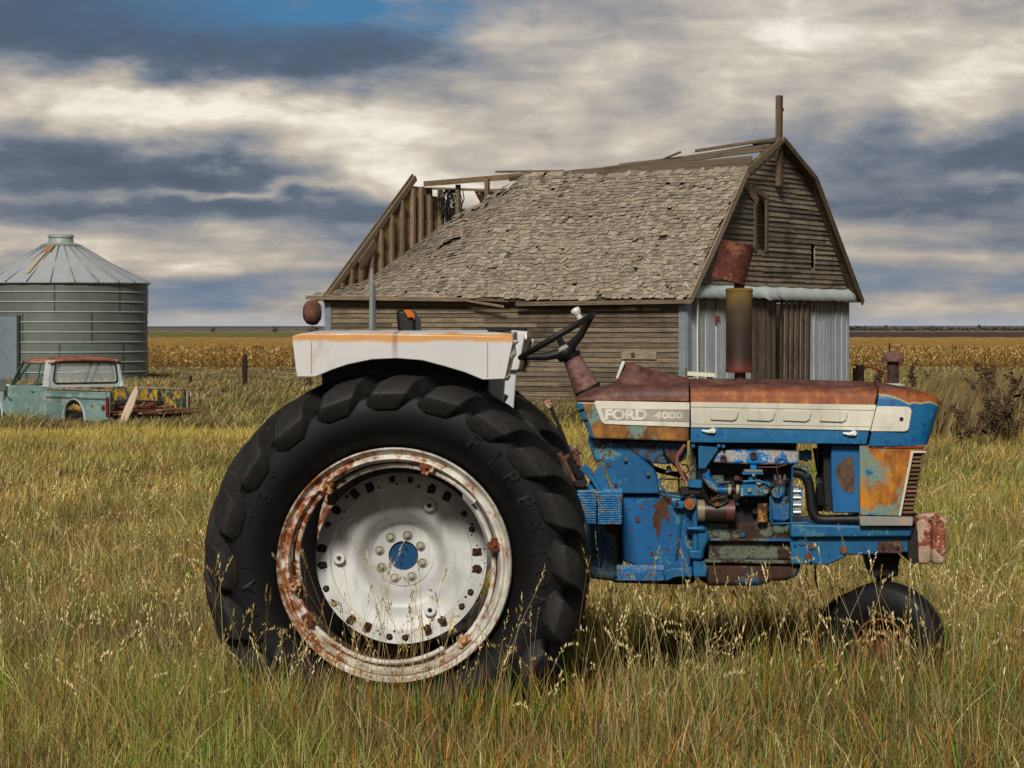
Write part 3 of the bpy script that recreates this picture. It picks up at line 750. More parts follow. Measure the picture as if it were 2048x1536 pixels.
    mb = MB(); mb.prism([(3.9, 1.12), (3.95, 1.2), (5.5, 1.12), (5.6, .95), (5.6, .6), (4.2, .6)], .86, -.86); mb.build('hood', rusty('hood_paint', 'b4b4a8', .25, 2, ('7a4a2a', 'a0683c')), E, smooth=30, bevel=.03, seg=2)
    mb = MB(); mb.prism([(3.6, .6), (3.6, 1.14), (3.95, 1.18), (3.95, .6)], .85, -.85); mb.build('dashboard', dark, E, smooth=0)
    mb = MB(); mb.box((2.75, 0, .95), (.25, 1.7, .5)); mb.box((3.0, 0, .8), (.5, 1.6, .2)); mb.build('seat', simple('old_seat', '3a3226', .9), E, smooth=0, bevel=.04, seg=2)
    mb = MB(); mb.lathe([(.20, 0), (.212, .012), (.224, 0), (.212, -.012)], 24, rot('Y', R(60)), (3.45, .42, 1.22), closed=True); mb.build('steering_wheel', dark, E)
    mb = MB(); mb.box((4.0, 1.10, 1.17), (.05, .17, .26)); o = mb.build('side_mirror', simple('mirror_grey', '8a9088', .3, .6), E, smooth=0, bevel=.02, seg=2)
    mb = MB(); mb.tube([(3.98, 1.06, 1.06), (3.9, 1.04, .95), (3.8, .98, .86)], .01, 5); mb.build('mirror_arm', dark, o)
    # bed floor, chassis, lowered tailgate
    mb = MB()
    for k in range(9): mb.box((1.15, -.80+.2*k, .70), (2.3, .185, .03), c=(random.uniform(.6, 1.2),)*3)
    mb.build('bed_floor', rusty('bed_floor', '5a4a36', .7, 4, ('2a1810', '6a3a20')), E, smooth=0)
    mb = MB(); mb.box((2.41, 0, .93), (.04, 1.8, .42)); mb.build('bed_front', yel, E, smooth=0)
    mb = MB()
    for cx in (1.32, 4.68): mb.box((cx, 0, .62), (1.0, 1.72, .5))
    mb.build('wheel_housing', dark, E, smooth=0)
    mb = MB(); mb.box((2.3, 0, .42), (4.4, 1.3, .30)); mb.build('chassis', dark, E, smooth=0)
    mb = MB(); mb.box((-.28, 0, .66), (.55, 1.74, .05), rot('Y', .06)); mb.build('tailgate', rusty('tailgate', '6d7f78', .65, 5, ('2e1a10', '6e3a1e')), E, smooth=0, bevel=.01)
    mb = MB(); mb.box((-.06, 0, .48), (.1, 1.7, .14)); mb.build('rear_bumper', rusty('bumper', '8a8478', .6, 5), E, smooth=0, bevel=.02)
    # junk in the bed
    def wpt(x, y, z): return E.matrix_basis @ Vector((x, y, z))
    jw = wood('junk_wood', '4a382a', '8a7358', (1, 8, 8), 5, .4, .3); jr = rusty('junk_iron', '5a2a20', .9, 8)
    def junk(name, fn, m, label, cat, smooth=30):
        mb = MB(); fn(mb); o = mb.build(name, m, None, smooth=smooth); o.location = E.location; o.rotation_euler = E.rotation_euler
        tag(o, label, cat); return o
    junk('tyre', lambda m: m.lathe([(.17, -.07), (.29, -.08), (.32, 0), (.29, .08), (.17, .07)], 24, rot('X', .25), (.75, .45, .80), closed=True), dark, 'worn black tyre lying in the bed of the pickup', 'tyre')
    junk('coiled_hose', lambda m: [m.lathe([(.13+.01*k, -.015), (.15+.01*k, 0), (.13+.01*k, .015), (.11+.01*k, 0)], 20, rot('X', .4+.25*k), (1.3+.05*k, .55-.1*k, .84), closed=True) for k in range(4)], simple('hose', '2a2018', .7), 'tangled dark coil of hose in the pickup bed', 'hose')
    junk('steel_rail', lambda m: m.box((.35, -.1, .775), (.06, 1.95, .05), rot('Z', .12)), jr, 'rusty red steel rail laid across the tail of the pickup bed', 'rail', 0)
    junk('plank', lambda m: m.box((-.25, -.55, .735), (.14, 1.5, .025), rot('Z', .42), c=(1.6, 1.55, 1.45)), jw, 'pale plank sticking out past the right end of the tailgate', 'plank', 0)
    junk('plank', lambda m: m.box((-.30, .1, .70), (.10, 1.6, .02), rot('Z', -.1), c=(.9, .8, .7)), jw, 'brown plank lying along the lowered tailgate', 'plank', 0)
    def scr(m):
        for k in range(46):
            p = Vector((random.uniform(.0, .9), random.uniform(-.6, .8), .75+random.uniform(0, .05))); a = random.uniform(0, 6.28); l = random.uniform(.1, .4)
            c = random.choice(((.9, .8, .7), (.5, .4, .35), (1.5, 1.4, 1.2), (.35, .2, .15)))
            m.tube([p, p+Vector((math.cos(a)*l, math.sin(a)*l, random.uniform(0, .12)))], random.uniform(.006, .02), 5, c)
    junk('scrap_pile', scr, jw, 'tangle of scrap sticks and rods in the pickup bed', 'scrap')
    junk('axle_stub', lambda m: [m.cyl((.35, .3, .80), (.35, -.25, .80), .02, 10), m.cyl((.35, -.2, .80), (.35, -.3, .80), .06, 16), m.cyl((.35, .25, .80), (.35, .33, .80), .05, 16)], jr, 'rusty axle with two round hubs in the pickup bed', 'axle')
    # grey plank leaning on the tail
    p0 = at(236, 868, 51.4); x1 = (277-1024)/FPX*51.75; p1 = Vector((x1, 51.75, EYE-(772-HZ)/FPX*51.75))
    d = (p1-p0); L = d.length; M_ = d.normalized().to_track_quat('Z', 'Y').to_matrix()
    w = .12; poly = [(-w*.8, 0), (w, 0), (w*1.1, L*.55), (w*.9, L*.9), (w*.5, L), (-w*.6, L*.88), (-w, L*.5)]
    mb = MB(); mb.prism(poly, -.012, .012, c=(1.9, 1.8, 1.7)); o = mb.build('leaning_plank', wood('pale_wood', '6e6258', 'a89888', (10, 10, 1), 4, .5, .2), None, smooth=0)
    o.location = p0; o.rotation_euler = M_.to_euler(); tag(o, 'split grey plank leaning upright against the tail of the pickup', 'plank')
build_truck()

# ------------------------------------------------------------------ fence, gate, weeds, distant trees
def at(px, py, Y): return Vector(((px-1024)/FPX*Y, Y, EYE-(py-HZ)/FPX*Y))
def build_misc():
    pw = wood('fence_post_wood', '17110d', '3d3026', (10, 10, 1), 6, .6, .3)
    wire = simple('fence_wire', '4a4038', .6, .5)
    E = empty('wire_fence', (0, 74, float(terr(-7, 74))), 0, label='sagging woven wire fence between dark wooden posts left of the barn', cat='fence')
    def world_mb(): return MB()
    for (px, y0, Y, r) in ((489, 709, 74.0, .075), (617, 755, 73.0, .07), (380, 752, 75, .05)):
        p = at(px, y0, Y); zb = float(terr(p.x, Y)); mb = MB()
        z = p.z-E.location.z; b = zb-.3-E.location.z
        mb.tube([(p.x, Y-74, b), (p.x+.01, Y-74, (z+b)/2), (p.x+.02, Y-74, z)], [r*1.05, r, r*.95], 9, (1, 1, 1) if px < 500 else (1.8, 1.8, 1.6)); mb.build('post', pw, E)
    mb = MB(); x0, x1 = -9.6, -4.6
    for k, zz in enumerate((.15, .3, .45, .6)):
        mb.tube([(x0+(x1-x0)*j/20, 0, zz-.05*math.sin(j*.6)) for j in range(21)], .006, 3)
    x = x0
    while x < x1:
        mb.tube([(x, 0, .05), (x+.07, 0, .33), (x, 0, .6)], .005, 3); mb.tube([(x+.15, 0, .05), (x+.08, 0, .33), (x+.15, 0, .62)], .005, 3); x += .16
    mb.build('wire_mesh', wire, E)
    E2 = empty('wire_fence', (1.05, 44, 0), 0, label='thin woven wire fence panel in front of the barn beside the tractor seat', cat='fence')
    mb = MB()
    for k in range(9): mb.tube([(-1.6+3.4*j/14, 0, .0+.13*k-.03*math.sin(j*.5+k)+.03*j/14) for j in range(15)], .003, 3)
    for k in range(27): mb.tube([(-1.6+.13*k, 0, 0), (-1.6+.13*k+.05*math.sin(k), 0, .55), (-1.6+.13*k+.03, 0, 1.04)], .0028, 3)
    mb.build('wire_mesh', wire, E2)
    for xx in (-1.6, 1.9):
        mb = MB(); mb.box((xx, .03, .5), (.04, .03, 1.15)); mb.build('post', simple('steel_post', '4b5148', .6), E2, smooth=0)
    # old foundation planks along the barn
    # gate at the right of the barn
    E3 = empty('pipe_gate', at(1735, 757, 62)-Vector((0, 0, .9)), 0, label='dark wooden gate post with a bent brown pipe rail right of the barn', cat='gate')
    mb = MB(); mb.box((-.18, 0, .55), (.18, .18, 1.35), c=(1, 1, 1)); mb.box((-.30, 0, .95), (.1, .1, .4)); mb.build('post', pw, E3, smooth=0)
    iron = rusty('gate_iron', '4a3226', .9, 8)
    mb = MB(); mb.tube([(-.08, 0, 1.18), (.1, 0, 1.17), (.35, 0, 1.08), (.43, 0, 1.02), (.43, 0, 0)], .028, 8); mb.tube([(.22, 0, 0), (.22, 0, 1.1)], .015, 6); mb.build('pipe_rail', iron, E3)
    mb = MB(); mb.tube([(.52, 0, -.2), (.53, 0, 1.75)], .02, 5); mb.build('stake', pw, E3)
    # white crate lid beside the hood, by the barn wall
    o = MB(); p = at(1368, 745, 48); q = at(1428, 752, 48); o.box(((p.x+q.x)/2, 48, p.z-.03), (q.x-p.x, .5, .07), rot('Y', .06)); o.box((p.x+.1, 48, p.z-.35), (.1, .4, .6), c=(.8, .65, .3)); o.box((q.x-.08, 48, p.z-.38), (.08, .4, .6), c=(.5, .4, .3))
    tag(o.build('work_stand', simple('stand_paint', 'c9c8b0', .6, attr=True), None, smooth=0), 'low pale topped stand in front of the white barn boards', 'stand')
    # burdock weeds at the right
    wm = simple('dead_weed', '4c3a28', .9, attr=True); proto = None
    def weed(h, seed):
        rs = random.Random(seed); mb = MB(); hd = MB()
        def grow(p, d, l, r, lev):
            q = [p]
            for k in range(3): d = (d+Vector((rs.gauss(0, .12), rs.gauss(0, .12), .05))).normalized(); q.append(q[-1]+d*l/3)
            mb.tube(q, [r, r*.8, r*.6, r*.45], 4)
            if lev < 3:
                for k in range(rs.randint(3, 4)):
                    pp = q[1+k % 3]; dd = (d*.7+Vector((rs.gauss(0, .55), rs.gauss(0, .55), .35))).normalized(); grow(pp, dd, l*.5, r*.55, lev+1)
            if lev >= 1:
                for k in range(4):
                    pp = q[-1]+Vector((rs.gauss(0, .02), rs.gauss(0, .02), rs.gauss(0, .02))); s_ = rs.uniform(.010, .022)
                    hd.lathe([(0, -s_), (s_*.8, -s_*.5), (s_, 0), (s_*.7, s_*.7), (0, s_*.9)], 5, rot('X', rs.uniform(0, 3)), pp)
            if lev == 0:
                for k in range(7):
                    t = rs.uniform(.1, .7); pp = p+Vector((0, 0, h*t*.8)); a = rs.uniform(0, 6.28); L = rs.uniform(.1, .22)
                    c = Vector((math.cos(a), math.sin(a), -.35)); s2 = Vector((-math.sin(a), math.cos(a), .2))*L*.3
                    hd.add([pp, pp+c*L*.5+s2, pp+c*L, pp+c*L*.5-s2], [(0, 1, 2, 3)], (1.1, 1, .9))
        grow(Vector((0, 0, 0)), Vector((rs.gauss(0, .06), 0, 1)), h*.42, .008, 0)
        return mb, hd
    specs = [(1925, 905, 36, 1.0), (1955, 900, 37, 1.05), (1985, 905, 36.5, 1.15), (2010, 898, 38, 1.1), (2035, 900, 37.5, 1.3), (1900, 880, 40, .9), (1945, 870, 42, .8), (2044, 880, 41, 1.5), (1915, 860, 44, .8), (1975, 865, 43, 1.25), (2000, 850, 46, 1.7), (1960, 845, 47, 1.5), (1860, 800, 62, 1.0), (1750, 800, 62, 1.2), (1830, 795, 64, 1.3), (1800, 800, 61, .9)]
    protos = []
    lab = ['tall', 'bushy', 'thin']
    where = ['dead brown weed, leftmost of the near clump right of the tractor nose', 'dead brown weed, second from the left in the clump right of the tractor nose', 'dead brown weed in the middle of the near clump at the right', 'dead brown weed, fourth from the left in the near clump at the right', 'dead brown weed of the near clump at the very right edge', 'low weed at the left back of the right hand clump', 'short weed in the middle of the right hand clump', 'highest weed against the right edge, behind the near ones', 'small weed behind the tractor nose weeds', 'weed with a wide top in the back of the right clump', 'tallest weed reaching up over the corn at the right', 'tall weed reaching the corn left of the tallest one', 'weed between the air intake cap and the right clump', 'weed beside the pipe gate', 'weed right behind the air intake cap', 'low dead weed left of the air intake cap']
    for k, (px, py, Y, h) in enumerate(specs):
        x = (px-1024)/FPX*Y; z = float(terr(x, Y))
        w = empty('burdock', (x, Y, z), 0, label=where[k], cat='weed', group='dead burdock weeds at the right')
        if k < 5:
            a, b = weed(h, 30+k); bb = b.build('burrs', wm, w); bb['kind'] = 'stuff'; protos.append((a.build('stem', wm, w), bb, h))
        else:
            a, b, hh = protos[k % 5]; s_ = h/hh
            for c in (a, b):
                d = c.copy(); COL.objects.link(d); d.parent = w
            w.scale = (s_, s_, s_); w.rotation_euler = (0, 0, k*1.3)
    # distant trees
    def clump(mb, x, Y, h, w, n):
        z = float(terr(x, Y))
        for k in range(n):
            p = Vector((x+random.gauss(0, w/3), Y+random.gauss(0, w/3), z+h*random.uniform(.1, 1)*(1-.3*random.random()))); s_ = h*.18*random.uniform(.6, 1.3)
            M_ = rot('X', random.uniform(0, 3)) @ rot('Z', random.uniform(0, 3)); c = random.uniform(.6, 1.3)
            mb.add([M_ @ Vector(q)*s_+p for q in ((-1, 0, 0), (0, -1, .3), (1, 0, 0), (0, 1, -.3))], [(0, 1, 2, 3)], (c, c, c))
    tm = simple('distant_foliage', '39433f', .95, attr=True); mb = MB()
    Y = 2450
    for k in range(120):
        x = 300+k*2.6+random.uniform(-.7, .7); 
        if x/Y*FPX+1024 > 2160: pass
        h = random.uniform(3.2, 4.6); 
        if k in (9, 10, 11, 12): h = 5.2
        if k % 17 == 3: h = 6.0
        clump(mb, x, Y, h, 3.0, 26)
    tag(mb.build('distant_trees', tm, None, smooth=0), 'long dark row of small trees on the horizon right of the barn', 'trees', kind='stuff')
    mb = MB(); Y = 2300
    for k in range(60):
        px = 300+k*5.2; x = (px-1024)/FPX*Y
        if random.random() < .7: clump(mb, x, Y, random.uniform(.9, 2.0), 3, 10)
    tag(mb.build('distant_hedge', tm, None, smooth=0), 'thin dark hedge line far off beyond the corn on the left', 'hedge', kind='stuff')
    bt = simple('bare_twigs', '4a4036', .9)
    for px, hh, lb in ((551, 5.5, 'small bare bush on the horizon left of the barn'), (426, 4.5, 'faint bare tree on the horizon right of the grain bin')):
        Y = 2000; x = (px-1024)/FPX*Y; z = float(terr(x, Y)); e = empty('bare_tree', (x, Y, z), 0, label=lb, cat='tree'); mb = MB()
        for k in range(22):
            a = random.uniform(-1, 1); mb.tube([(random.gauss(0, 1.2), 0, 0), (a*2, random.gauss(0, 1), hh*.5), (a*3.5+random.gauss(0, .8), 0, hh*random.uniform(.6, 1))], [.22, .15, .06], 4)
        mb.build('crown', bt, e); mb = MB(); mb.tube([(0, 0, -.3), (0, 0, hh*.5)], [.35, .2], 6); mb.build('trunk', bt, e)
build_misc()
# ------------------------------------------------------------------ tractor
PSI = R(2.5); TO = Vector((-.418, 11.93, 0)); TA = Vector((math.sin(PSI), math.cos(PSI), 0)); TF = Vector((math.cos(PSI), -math.sin(PSI), 0))
def loc(px, py, yl):      # photo pixel -> tractor coordinates on the side plane y = yl
    d = Vector(((px-1024)/FPX, 1, (HZ-py)/FPX)); t = (yl+TO.dot(TA))/d.dot(TA)
    p = Vector((0, 0, EYE))+d*t
    return Vector(((p-TO).dot(TF), yl, p.z))
def cv(pts, k, ox, oy): return [(x/k+ox, y/k+oy) for x, y in pts]
def c1(*p): return cv(p, 4.6545, 1040, 640)
def c2(*p): return cv(p, 4.2667, 1460, 660)
def c3(*p): return cv(p, 4.5175, 1140, 860)
def c4(*p): return cv(p, 3.0727, 1480, 860)
def c5(*p): return cv(p, 3.7926, 560, 560)
def c7(*p): return cv(p, 3.072, 540, 880)
def c8(*p): return cv(p, 4.043, 960, 720)
def ce(*p): return cv(p, 4.8, 1380, 860)
def L2(pts, yl): return [(lambda q: (q.x, q.z))(loc(x, y, yl)) for x, y in pts]

# paints
def hood_mat(name, zr, amp, below='blue', zcr=1.50, ochre=.0, ofs=(0, 0, 0), xs=None, och2=('5e3a1a', 'a06c2c'), blues=('084e76', '0b6492')):
    """brown rust on top, orange band, then paint; boundary height zr wobbles by amp"""
    def fn(g, i, b):
        c = g.co(); x, y, z = g.xyz(c); cm = g.mp(c, loc=ofs)
        n = g.noise(cm, 5.5, 6, .6, .3); f = g.noise(cm, 30, 5, .7); n2 = g.noise(cm, 2.2, 3, .5); st = g.noise(g.mp(cm, (9, 9, 2.0)), 3, 5, .6)
        h = g.m('SUBTRACT', g.m('ADD', z, g.m('MULTIPLY', g.m('SUBTRACT', n, .5), amp)), zr)
        if xs: h = g.m('ADD', h, g.m('MULTIPLY', g.m('MAXIMUM', g.m('SUBTRACT', x, xs), 0), .22))
        spots = g.sm(g.m('ADD', g.vor(cm, 21), g.m('MULTIPLY', n, .55)), .60, .46)
        blue = g.mix(n2, V3(blues[0]), V3(blues[1])); blue = g.mix(g.m('MULTIPLY', spots, .75), blue, lin('0a3f80'))
        blue = g.mix(g.m('MULTIPLY', g.sm(f, .5, .75), .3), blue, lin('3f90b0'))
        och = g.mix(g.sm(g.noise(cm, 9, 6, .7), .35, .65), lin(och2[0]), lin(och2[1])); och = g.mix(g.m('MULTIPLY', g.sm(st, .45, .7), .6), och, lin('5a3418'))
        of = g.m('ADD', g.m('MULTIPLY', g.noise(g.mp(cm, loc=(3, 1, 2)), 4.2, 7, .62, .3), .8), g.m('MULTIPLY', f, .2))
        ok = g.sm(of, .70-.42*ochre, .76-.42*ochre)
        paint = g.mix(g.sm(of, .64-.42*ochre, .70-.42*ochre), blue, lin('6a8478')) if ochre else blue
        paint = g.mix(ok, paint, och) if ochre else g.mix(g.sm(of, .69, .73), blue, lin('9a8a58'))
        orange = g.ramp(g.m('ADD', g.m('MULTIPLY', st, .5), g.m('MULTIPLY', f, .5)), [(.35, lin('5e270f')), (.55, lin('8c4c1c')), (.7, lin('b87430'))])
        brown = g.ramp(g.m('ADD', g.m('MULTIPLY', g.noise(cm, 7, 7, .65), .6), g.m('MULTIPLY', f, .4)), [(.38, lin('3a211b')), (.52, lin('5e3c34')), (.66, lin('7e5c50'))])
        col = g.mix(g.sm(h, -.008, 0), paint, lin('c0a860')); col = g.mix(g.sm(h, -.004, .006), col, orange)
        hb = g.m('ADD', z, g.m('MULTIPLY', g.m('SUBTRACT', g.noise(cm, 3, 4, .6), .5), .05))
        col = g.mix(g.sm(hb, zcr-.03, zcr+.01), col, brown)
        col = g.mix(1, col, g.attr(), 'MULTIPLY')
        g.put(i['Base Color'], col); g.put(i['Roughness'], g.m('MULTIPLY_ADD', g.sm(h, -.01, .01), .17, .42)); g.put(i['Normal'], g.bump(f, .12, .004))
    return mat(name, fn, .5)
BLUE = rusty('blue_paint', '07608f', .30, 7, ('2a1710', '7a4624'), .45, '6b8a7c', .035, spots='0a3f7c', spot_amt=.6)
BLUEC = rusty('blue_clean', '0b5882', .27, 10, ('2a1710', '5e3820'), .45, '4c8288', .025, spots='08407c', spot_amt=.85)
BLUED = rusty('blue_dirty', '084c74', .44, 6, ('1c130f', '4e3020'), .6, '5c6a54', .05)
GRIM = rusty('engine_grime', '4a4f40', .52, 8, ('1a120c', '3c2618'), .75, '5d6a5c', .05)
PAN = rusty('oil_pan', '0f4a70', .60, 5, ('22130d', '42281c'), .65, '4c4a3a', .04)
BLK = simple('black_parts', '0c0b0a', .6, var=.5)
RUB = simple('black_rubber', '151413', .5, var=.35, scale=14, bumps=.12, spec=.35)
def tyre_mat():
    def fn(g, i, b):
        c = g.co(); n = g.noise(c, 9, 6, .6); n2 = g.noise(c, 45, 3, .6)
        col = g.mix(n, lin('0f0f0f'), lin('1d1c1b')); col = g.mix(g.m('MULTIPLY', g.sm(n2, .5, .8), .14), col, lin('4a453e'))
        col = g.mix(1, col, g.attr(), 'MULTIPLY')
        g.put(i['Base Color'], col); g.put(i['Roughness'], g.m('MULTIPLY_ADD', n, .25, .46)); g.put(i['Normal'], g.bump(n2, .10, .004))
    return mat('tyre_rubber', fn, .5, 0, .22)
TYRE = tyre_mat()
WHT = rusty('white_stripe', 'd6d2bf', .07, 5, ('5a3418', '96622c'), .42, 'c8bb8a', .02)
SILV = rusty('bare_manifold', '8f8b86', .52, 9, ('0b5f9c', '0e70b0'), .45, 'b8b4ac', .02, metal=.1)
RIMM = rusty('rim_paint', 'c6c2b6', .31, 22, ('42200f', '96521f'), .5, 'a87858', .05, xgrad=(.15, -.5, .10), stretch=(1, 1, 1))
DISC = rusty('disc_paint', 'c2c2be', .055, 9, ('2a130c', '4a2416'), .42, '7a6a58', .015)
RUST = rusty('brown_rust', '4a2c20', .85, 9, ('2e1812', '6a4234'), .7)
HOODF = hood_mat('hood_front', 1.405, .02, zcr=1.482)
HOODR = hood_mat('hood_rear', 1.30, .02, zcr=1.435, ochre=.9)
HOODRL = hood_mat('hood_rear_low', 1.60, .02, ochre=.68, zcr=1.7)
NOSE = hood_mat('hood_nose', 1.445, .10, zcr=1.478, xs=2.12, ofs=(.13, 0, .02))
RADP = hood_mat('radiator_panel', 2.0, .02, ochre=.60, ofs=(.3, 0, .25), zcr=2.2, och2=('8a4a10', 'b87a22'))

def text_verts(s, size, ext=.003, bold=0.0):
    cu = bpy.data.curves.new('t', 'FONT'); cu.body = s; cu.size = size; cu.extrude = ext; cu.offset = bold; cu.align_x = 'CENTER'
    cu.resolution_u = 3
    o = bpy.data.objects.new('t', cu); COL.objects.link(o); dg = bpy.context.evaluated_depsgraph_get(); dg.update()
    me = bpy.data.meshes.new_from_object(o.evaluated_get(dg))
    vs = [v.co.copy() for v in me.vertices]; fs = [tuple(p.vertices) for p in me.polygons]
    bpy.data.objects.remove(o); bpy.data.meshes.remove(me); bpy.data.curves.remove(cu)
    return vs, fs

def plate(name, pts, y0, y1, m, parent, bevel=.004, yref=None, smooth=30, c=(1, 1, 1), seg=1):
    mb = MB(); mb.prism(L2(pts, y0 if yref is None else yref), y0, y1, c); return mb.build(name, m, parent, smooth=smooth, bevel=bevel, seg=seg)

def build_tractor():
    E = empty('tractor', TO, -PSI, label='old blue and white farm tractor with rusted hood and big black rear tyres', cat='tractor')
    # ---------- rear wheels
    wc = loc(788, 1131, -.95); WC = Vector((wc.x, -.78, wc.z))
    MX = rot('X', R(90))
    def tyre_mesh(R0, W2, rim, nl, hgt):
        prof = []
        for (fr, fh) in ((0, 0.62), (.03, .66), (.10, .74), (.30, .93), (.52, 1.0), (.72, .99), (.88, .94), (.955, .88), (.985, .80), (1.0, .55), (1.006, 0)):
            prof.append((rim+(R0-rim)*fr, W2*fh))
        full = prof+[(r, -h) for r, h in prof[::-1][1:]]
        mb = MB(); mb.lathe(full, 96, MX, c=(.2, .2, .2))
        def surf(t):   # t 0 centre .. 1 shoulder .. 1.3 down the sidewall -> r,h,nr,nh
            if t <= 1: h = W2*.90*t; r = R0*(1.006-.0)-(R0-rim)*.10*t**4; return r, h, 1-.35*t**3, .55*t**3
            q = (t-1)/.3; r = R0-(R0-rim)*(.10+.17*q); h = W2*(.90+.09*q); return r, h, .45-.3*q, .9
        for s_ in (1, -1):
            for k in range(nl):
                q0 = 2*math.pi*k/nl+(math.pi/nl if s_ < 0 else 0)
                st = [(-.10, .022, .9), (.12, .025, 1), (.35, .031, 1), (.6, .043, 1), (.82, .062, 1.02), (.96, .080, 1.0), (1.06, .086, .90), (1.18, .080, .64), (1.36, .054, .12)]
                vs = []
                for (t, hw, hf) in st:
                    r, h, nr, nh = surf(abs(t)); h = h if t >= 0 else -h
                    th = q0-.40*min(t, 1.12)*-1*1.0
                    th = q0-.36*(1-min(max(t, -.1), 1.12))
                    H_ = hgt*hf
                    for (dq, up) in ((-hw*1.16, 0), (-hw*.86, 1), (hw*.86, 1), (hw*1.3, 0)):
                        rr = r+nr*H_*up-(.012*nr if not up else 0); hh = (h+nh*H_*up*.8-(.012*nh if not up else 0))*s_
                        a = th+dq/R0+ (.012 if False else 0)
                        vs.append(MX @ Vector((rr*math.cos(a), rr*math.sin(a), hh)))
                fs = []; n = len(st)
                for i in range(n-1):
                    for j in range(3): fs.append((i*4+j, i*4+j+1, (i+1)*4+j+1, (i+1)*4+j))
                fs += [(0, 1, 2, 3)[::-1], tuple((n-1)*4+j for j in range(4))]
                mb.add(vs, fs if s_ > 0 else [f[::-1] for f in fs], (1.9, 1.84, 1.78))
        return mb
    # near wheel: disc is the wheel, the rest are its parts
    mb = MB(); hh = lambda yl: -(yl)-.78
    prof = [(.372, hh(-.585)), (.374, hh(-.60)), (.312, hh(-.603)), (.306, hh(-.592)), (.27, hh(-.585)), (.245, hh(-.578)), (.225, hh(-.582)), (.205, hh(-.578)), (.185, hh(-.555)), (.165, hh(-.515)), (.150, hh(-.488)), (.136, hh(-.478)), (.132, hh(-.484)), (.066, hh(-.484)), (.062, hh(-.46)), (0, hh(-.46))]
    mb.lathe(prof, 96, MX); wheel = mb.build('rear_wheel', DISC, E, smooth=40); wheel.location = WC
    mb = tyre_mesh(.734, .20, .492, 20, .090); ty = mb.build('tyre', TYRE, wheel, smooth=60, bevel=.006, seg=2)
    # raised lettering on the sidewall
    def sidewall_text(s, ang0, step, rad, size):
        mb = MB()
        for k, ch in enumerate(s):
            if ch == ' ': continue
            vs, fs = text_verts(ch, size, .008, .002); a = R(ang0-step*k)
            out = []
            for v in vs:
                x, y = v.x, v.y; rr = rad+y-size*.35; q = a; px_ = rr*math.cos(q)+x*math.sin(q); pz_ = rr*math.sin(q)-x*math.cos(q)
                fr = (math.hypot(px_, pz_)-.492)/(.734-.492); hw = .20*(1.0 if .5 < fr < .75 else 1.0-.9*(fr-.62)**2-.0)
                out.append((px_, -(hw-.001+v.z), pz_))
            mb.add(out, fs, (.5, .5, .5))
        mb.build('sidewall_lettering', TYRE, wheel, smooth=30)
    sidewall_text('FIRESTONE', 57, 10.2, .625, .105)
    sidewall_text('DUAL 23\u00b0', 207, 9.2, .62, .085)
    # rim: outer flange, step, barrel
    mb = MB(); o = .175
    mb.lathe([(.498, o-.03), (.499, o), (.492, o+.012), (.486, o+.004), (.480, o-.014), (.470, o-.02), (.462, o-.008), (.450, o-.006), (.444, o-.02), (.436, o-.045)], 96, MX)
    mb.build('rim', RIMM, wheel, smooth=45)
    mb = MB(); mb.lathe([(.4365, o-.044), (.43, o-.06), (.43, -o+.06), (.45, -o), (.50, -o), (.506, -o+.02)], 96, MX); mb.build('rim_barrel', rusty('barrel_rust', '4a4038', .72, 9, ('1c0e09', '4a2415'), .7, '5a4436'), wheel, smooth=45)
    # helical rails and their clamps
    for k, (a0, a1) in enumerate(((38, 128), (128, 200), (200, 300), (300, 398))):
        mb = MB(); pts = []
        for j in range(15):
            t = j/14; a = R(a0+(a1-a0)*t); rr = .432-.020*t; pts.append((rr*math.cos(a), -(o-.035-.05*t), rr*math.sin(a)))
        mb.tube(pts, .011, 8); mb.build('rim_rail', RIMM, wheel)
    for (px, py) in c7((345, 285), (965, 170), (1390, 640), (130, 885), (1200, 1240), (285, 1075)):
        q = loc(px, py, -.92)-WC; a = math.atan2(q.z, q.x); mb = MB()
        M_ = rot('Y', -a); rr = .437
        mb.box((rr*math.cos(a), -.150, rr*math.sin(a)), (.030, .06, .062), M_); mb.box(((rr-.022)*math.cos(a), -.145, (rr-.022)*math.sin(a)), (.022, .075, .03), M_)
        mb.cyl(((rr)*math.cos(a), -.165, rr*math.sin(a)), (rr*math.cos(a), -.195, rr*math.sin(a)), .009, 6)
        mb.build('rail_clamp', rusty('clamp', 'b8ab98', .55, 16, ('3a1810', '7a3a1c'), .6), wheel, smooth=0, bevel=.005)
    # rust rimmed slots and bolts around the disc
    sl = [(520, 330, 1), (612, 290, 1), (752, 240, 0), (862, 245, 0), (993, 300, 1), (1088, 345, 1), (1193, 453, 0), (1240, 548, 0), (1272, 688, 1), (1272, 792, 1), (1232, 935, 0), (1178, 1022, 0), (1062, 1115, 1), (970, 1165, 1), (832, 1212, 0), (733, 1207, 0), (597, 1152, 1), (500, 1105, 1), (394, 1003, 0), (345, 912, 0), (322, 768, 1), (320, 665, 1), (355, 520, 0), (408, 430, 1)]
    brown = simple('slot_rust', '32170d', .85, var=.5, scale=40)
    for (x, y, big) in sl:
        (px, py), = c7((x, y)); q = loc(px, py, -.60)-WC; mb = MB(); n = 18; vs = []; a0 = math.atan2(q.z, q.x)
        for k in range(n):
            a = 2*math.pi*k/n; e = 1+random.uniform(-.16, .16)
            lr, lt = (.021, .017) if big else (.014, .014)
            r_ = 1.0 if not big else (1.0+.12*math.cos(2*a)**2)
            ca_, sa_ = math.cos(a), math.sin(a); r_ = (abs(ca_)**4+abs(sa_)**4)**-.25 if big else 1.0
            dx, dz = lr*ca_*e*r_, lt*sa_*e*r_
            vs.append((q.x+dx*math.cos(a0)-dz*math.sin(a0), q.z+dx*math.sin(a0)+dz*math.cos(a0)))
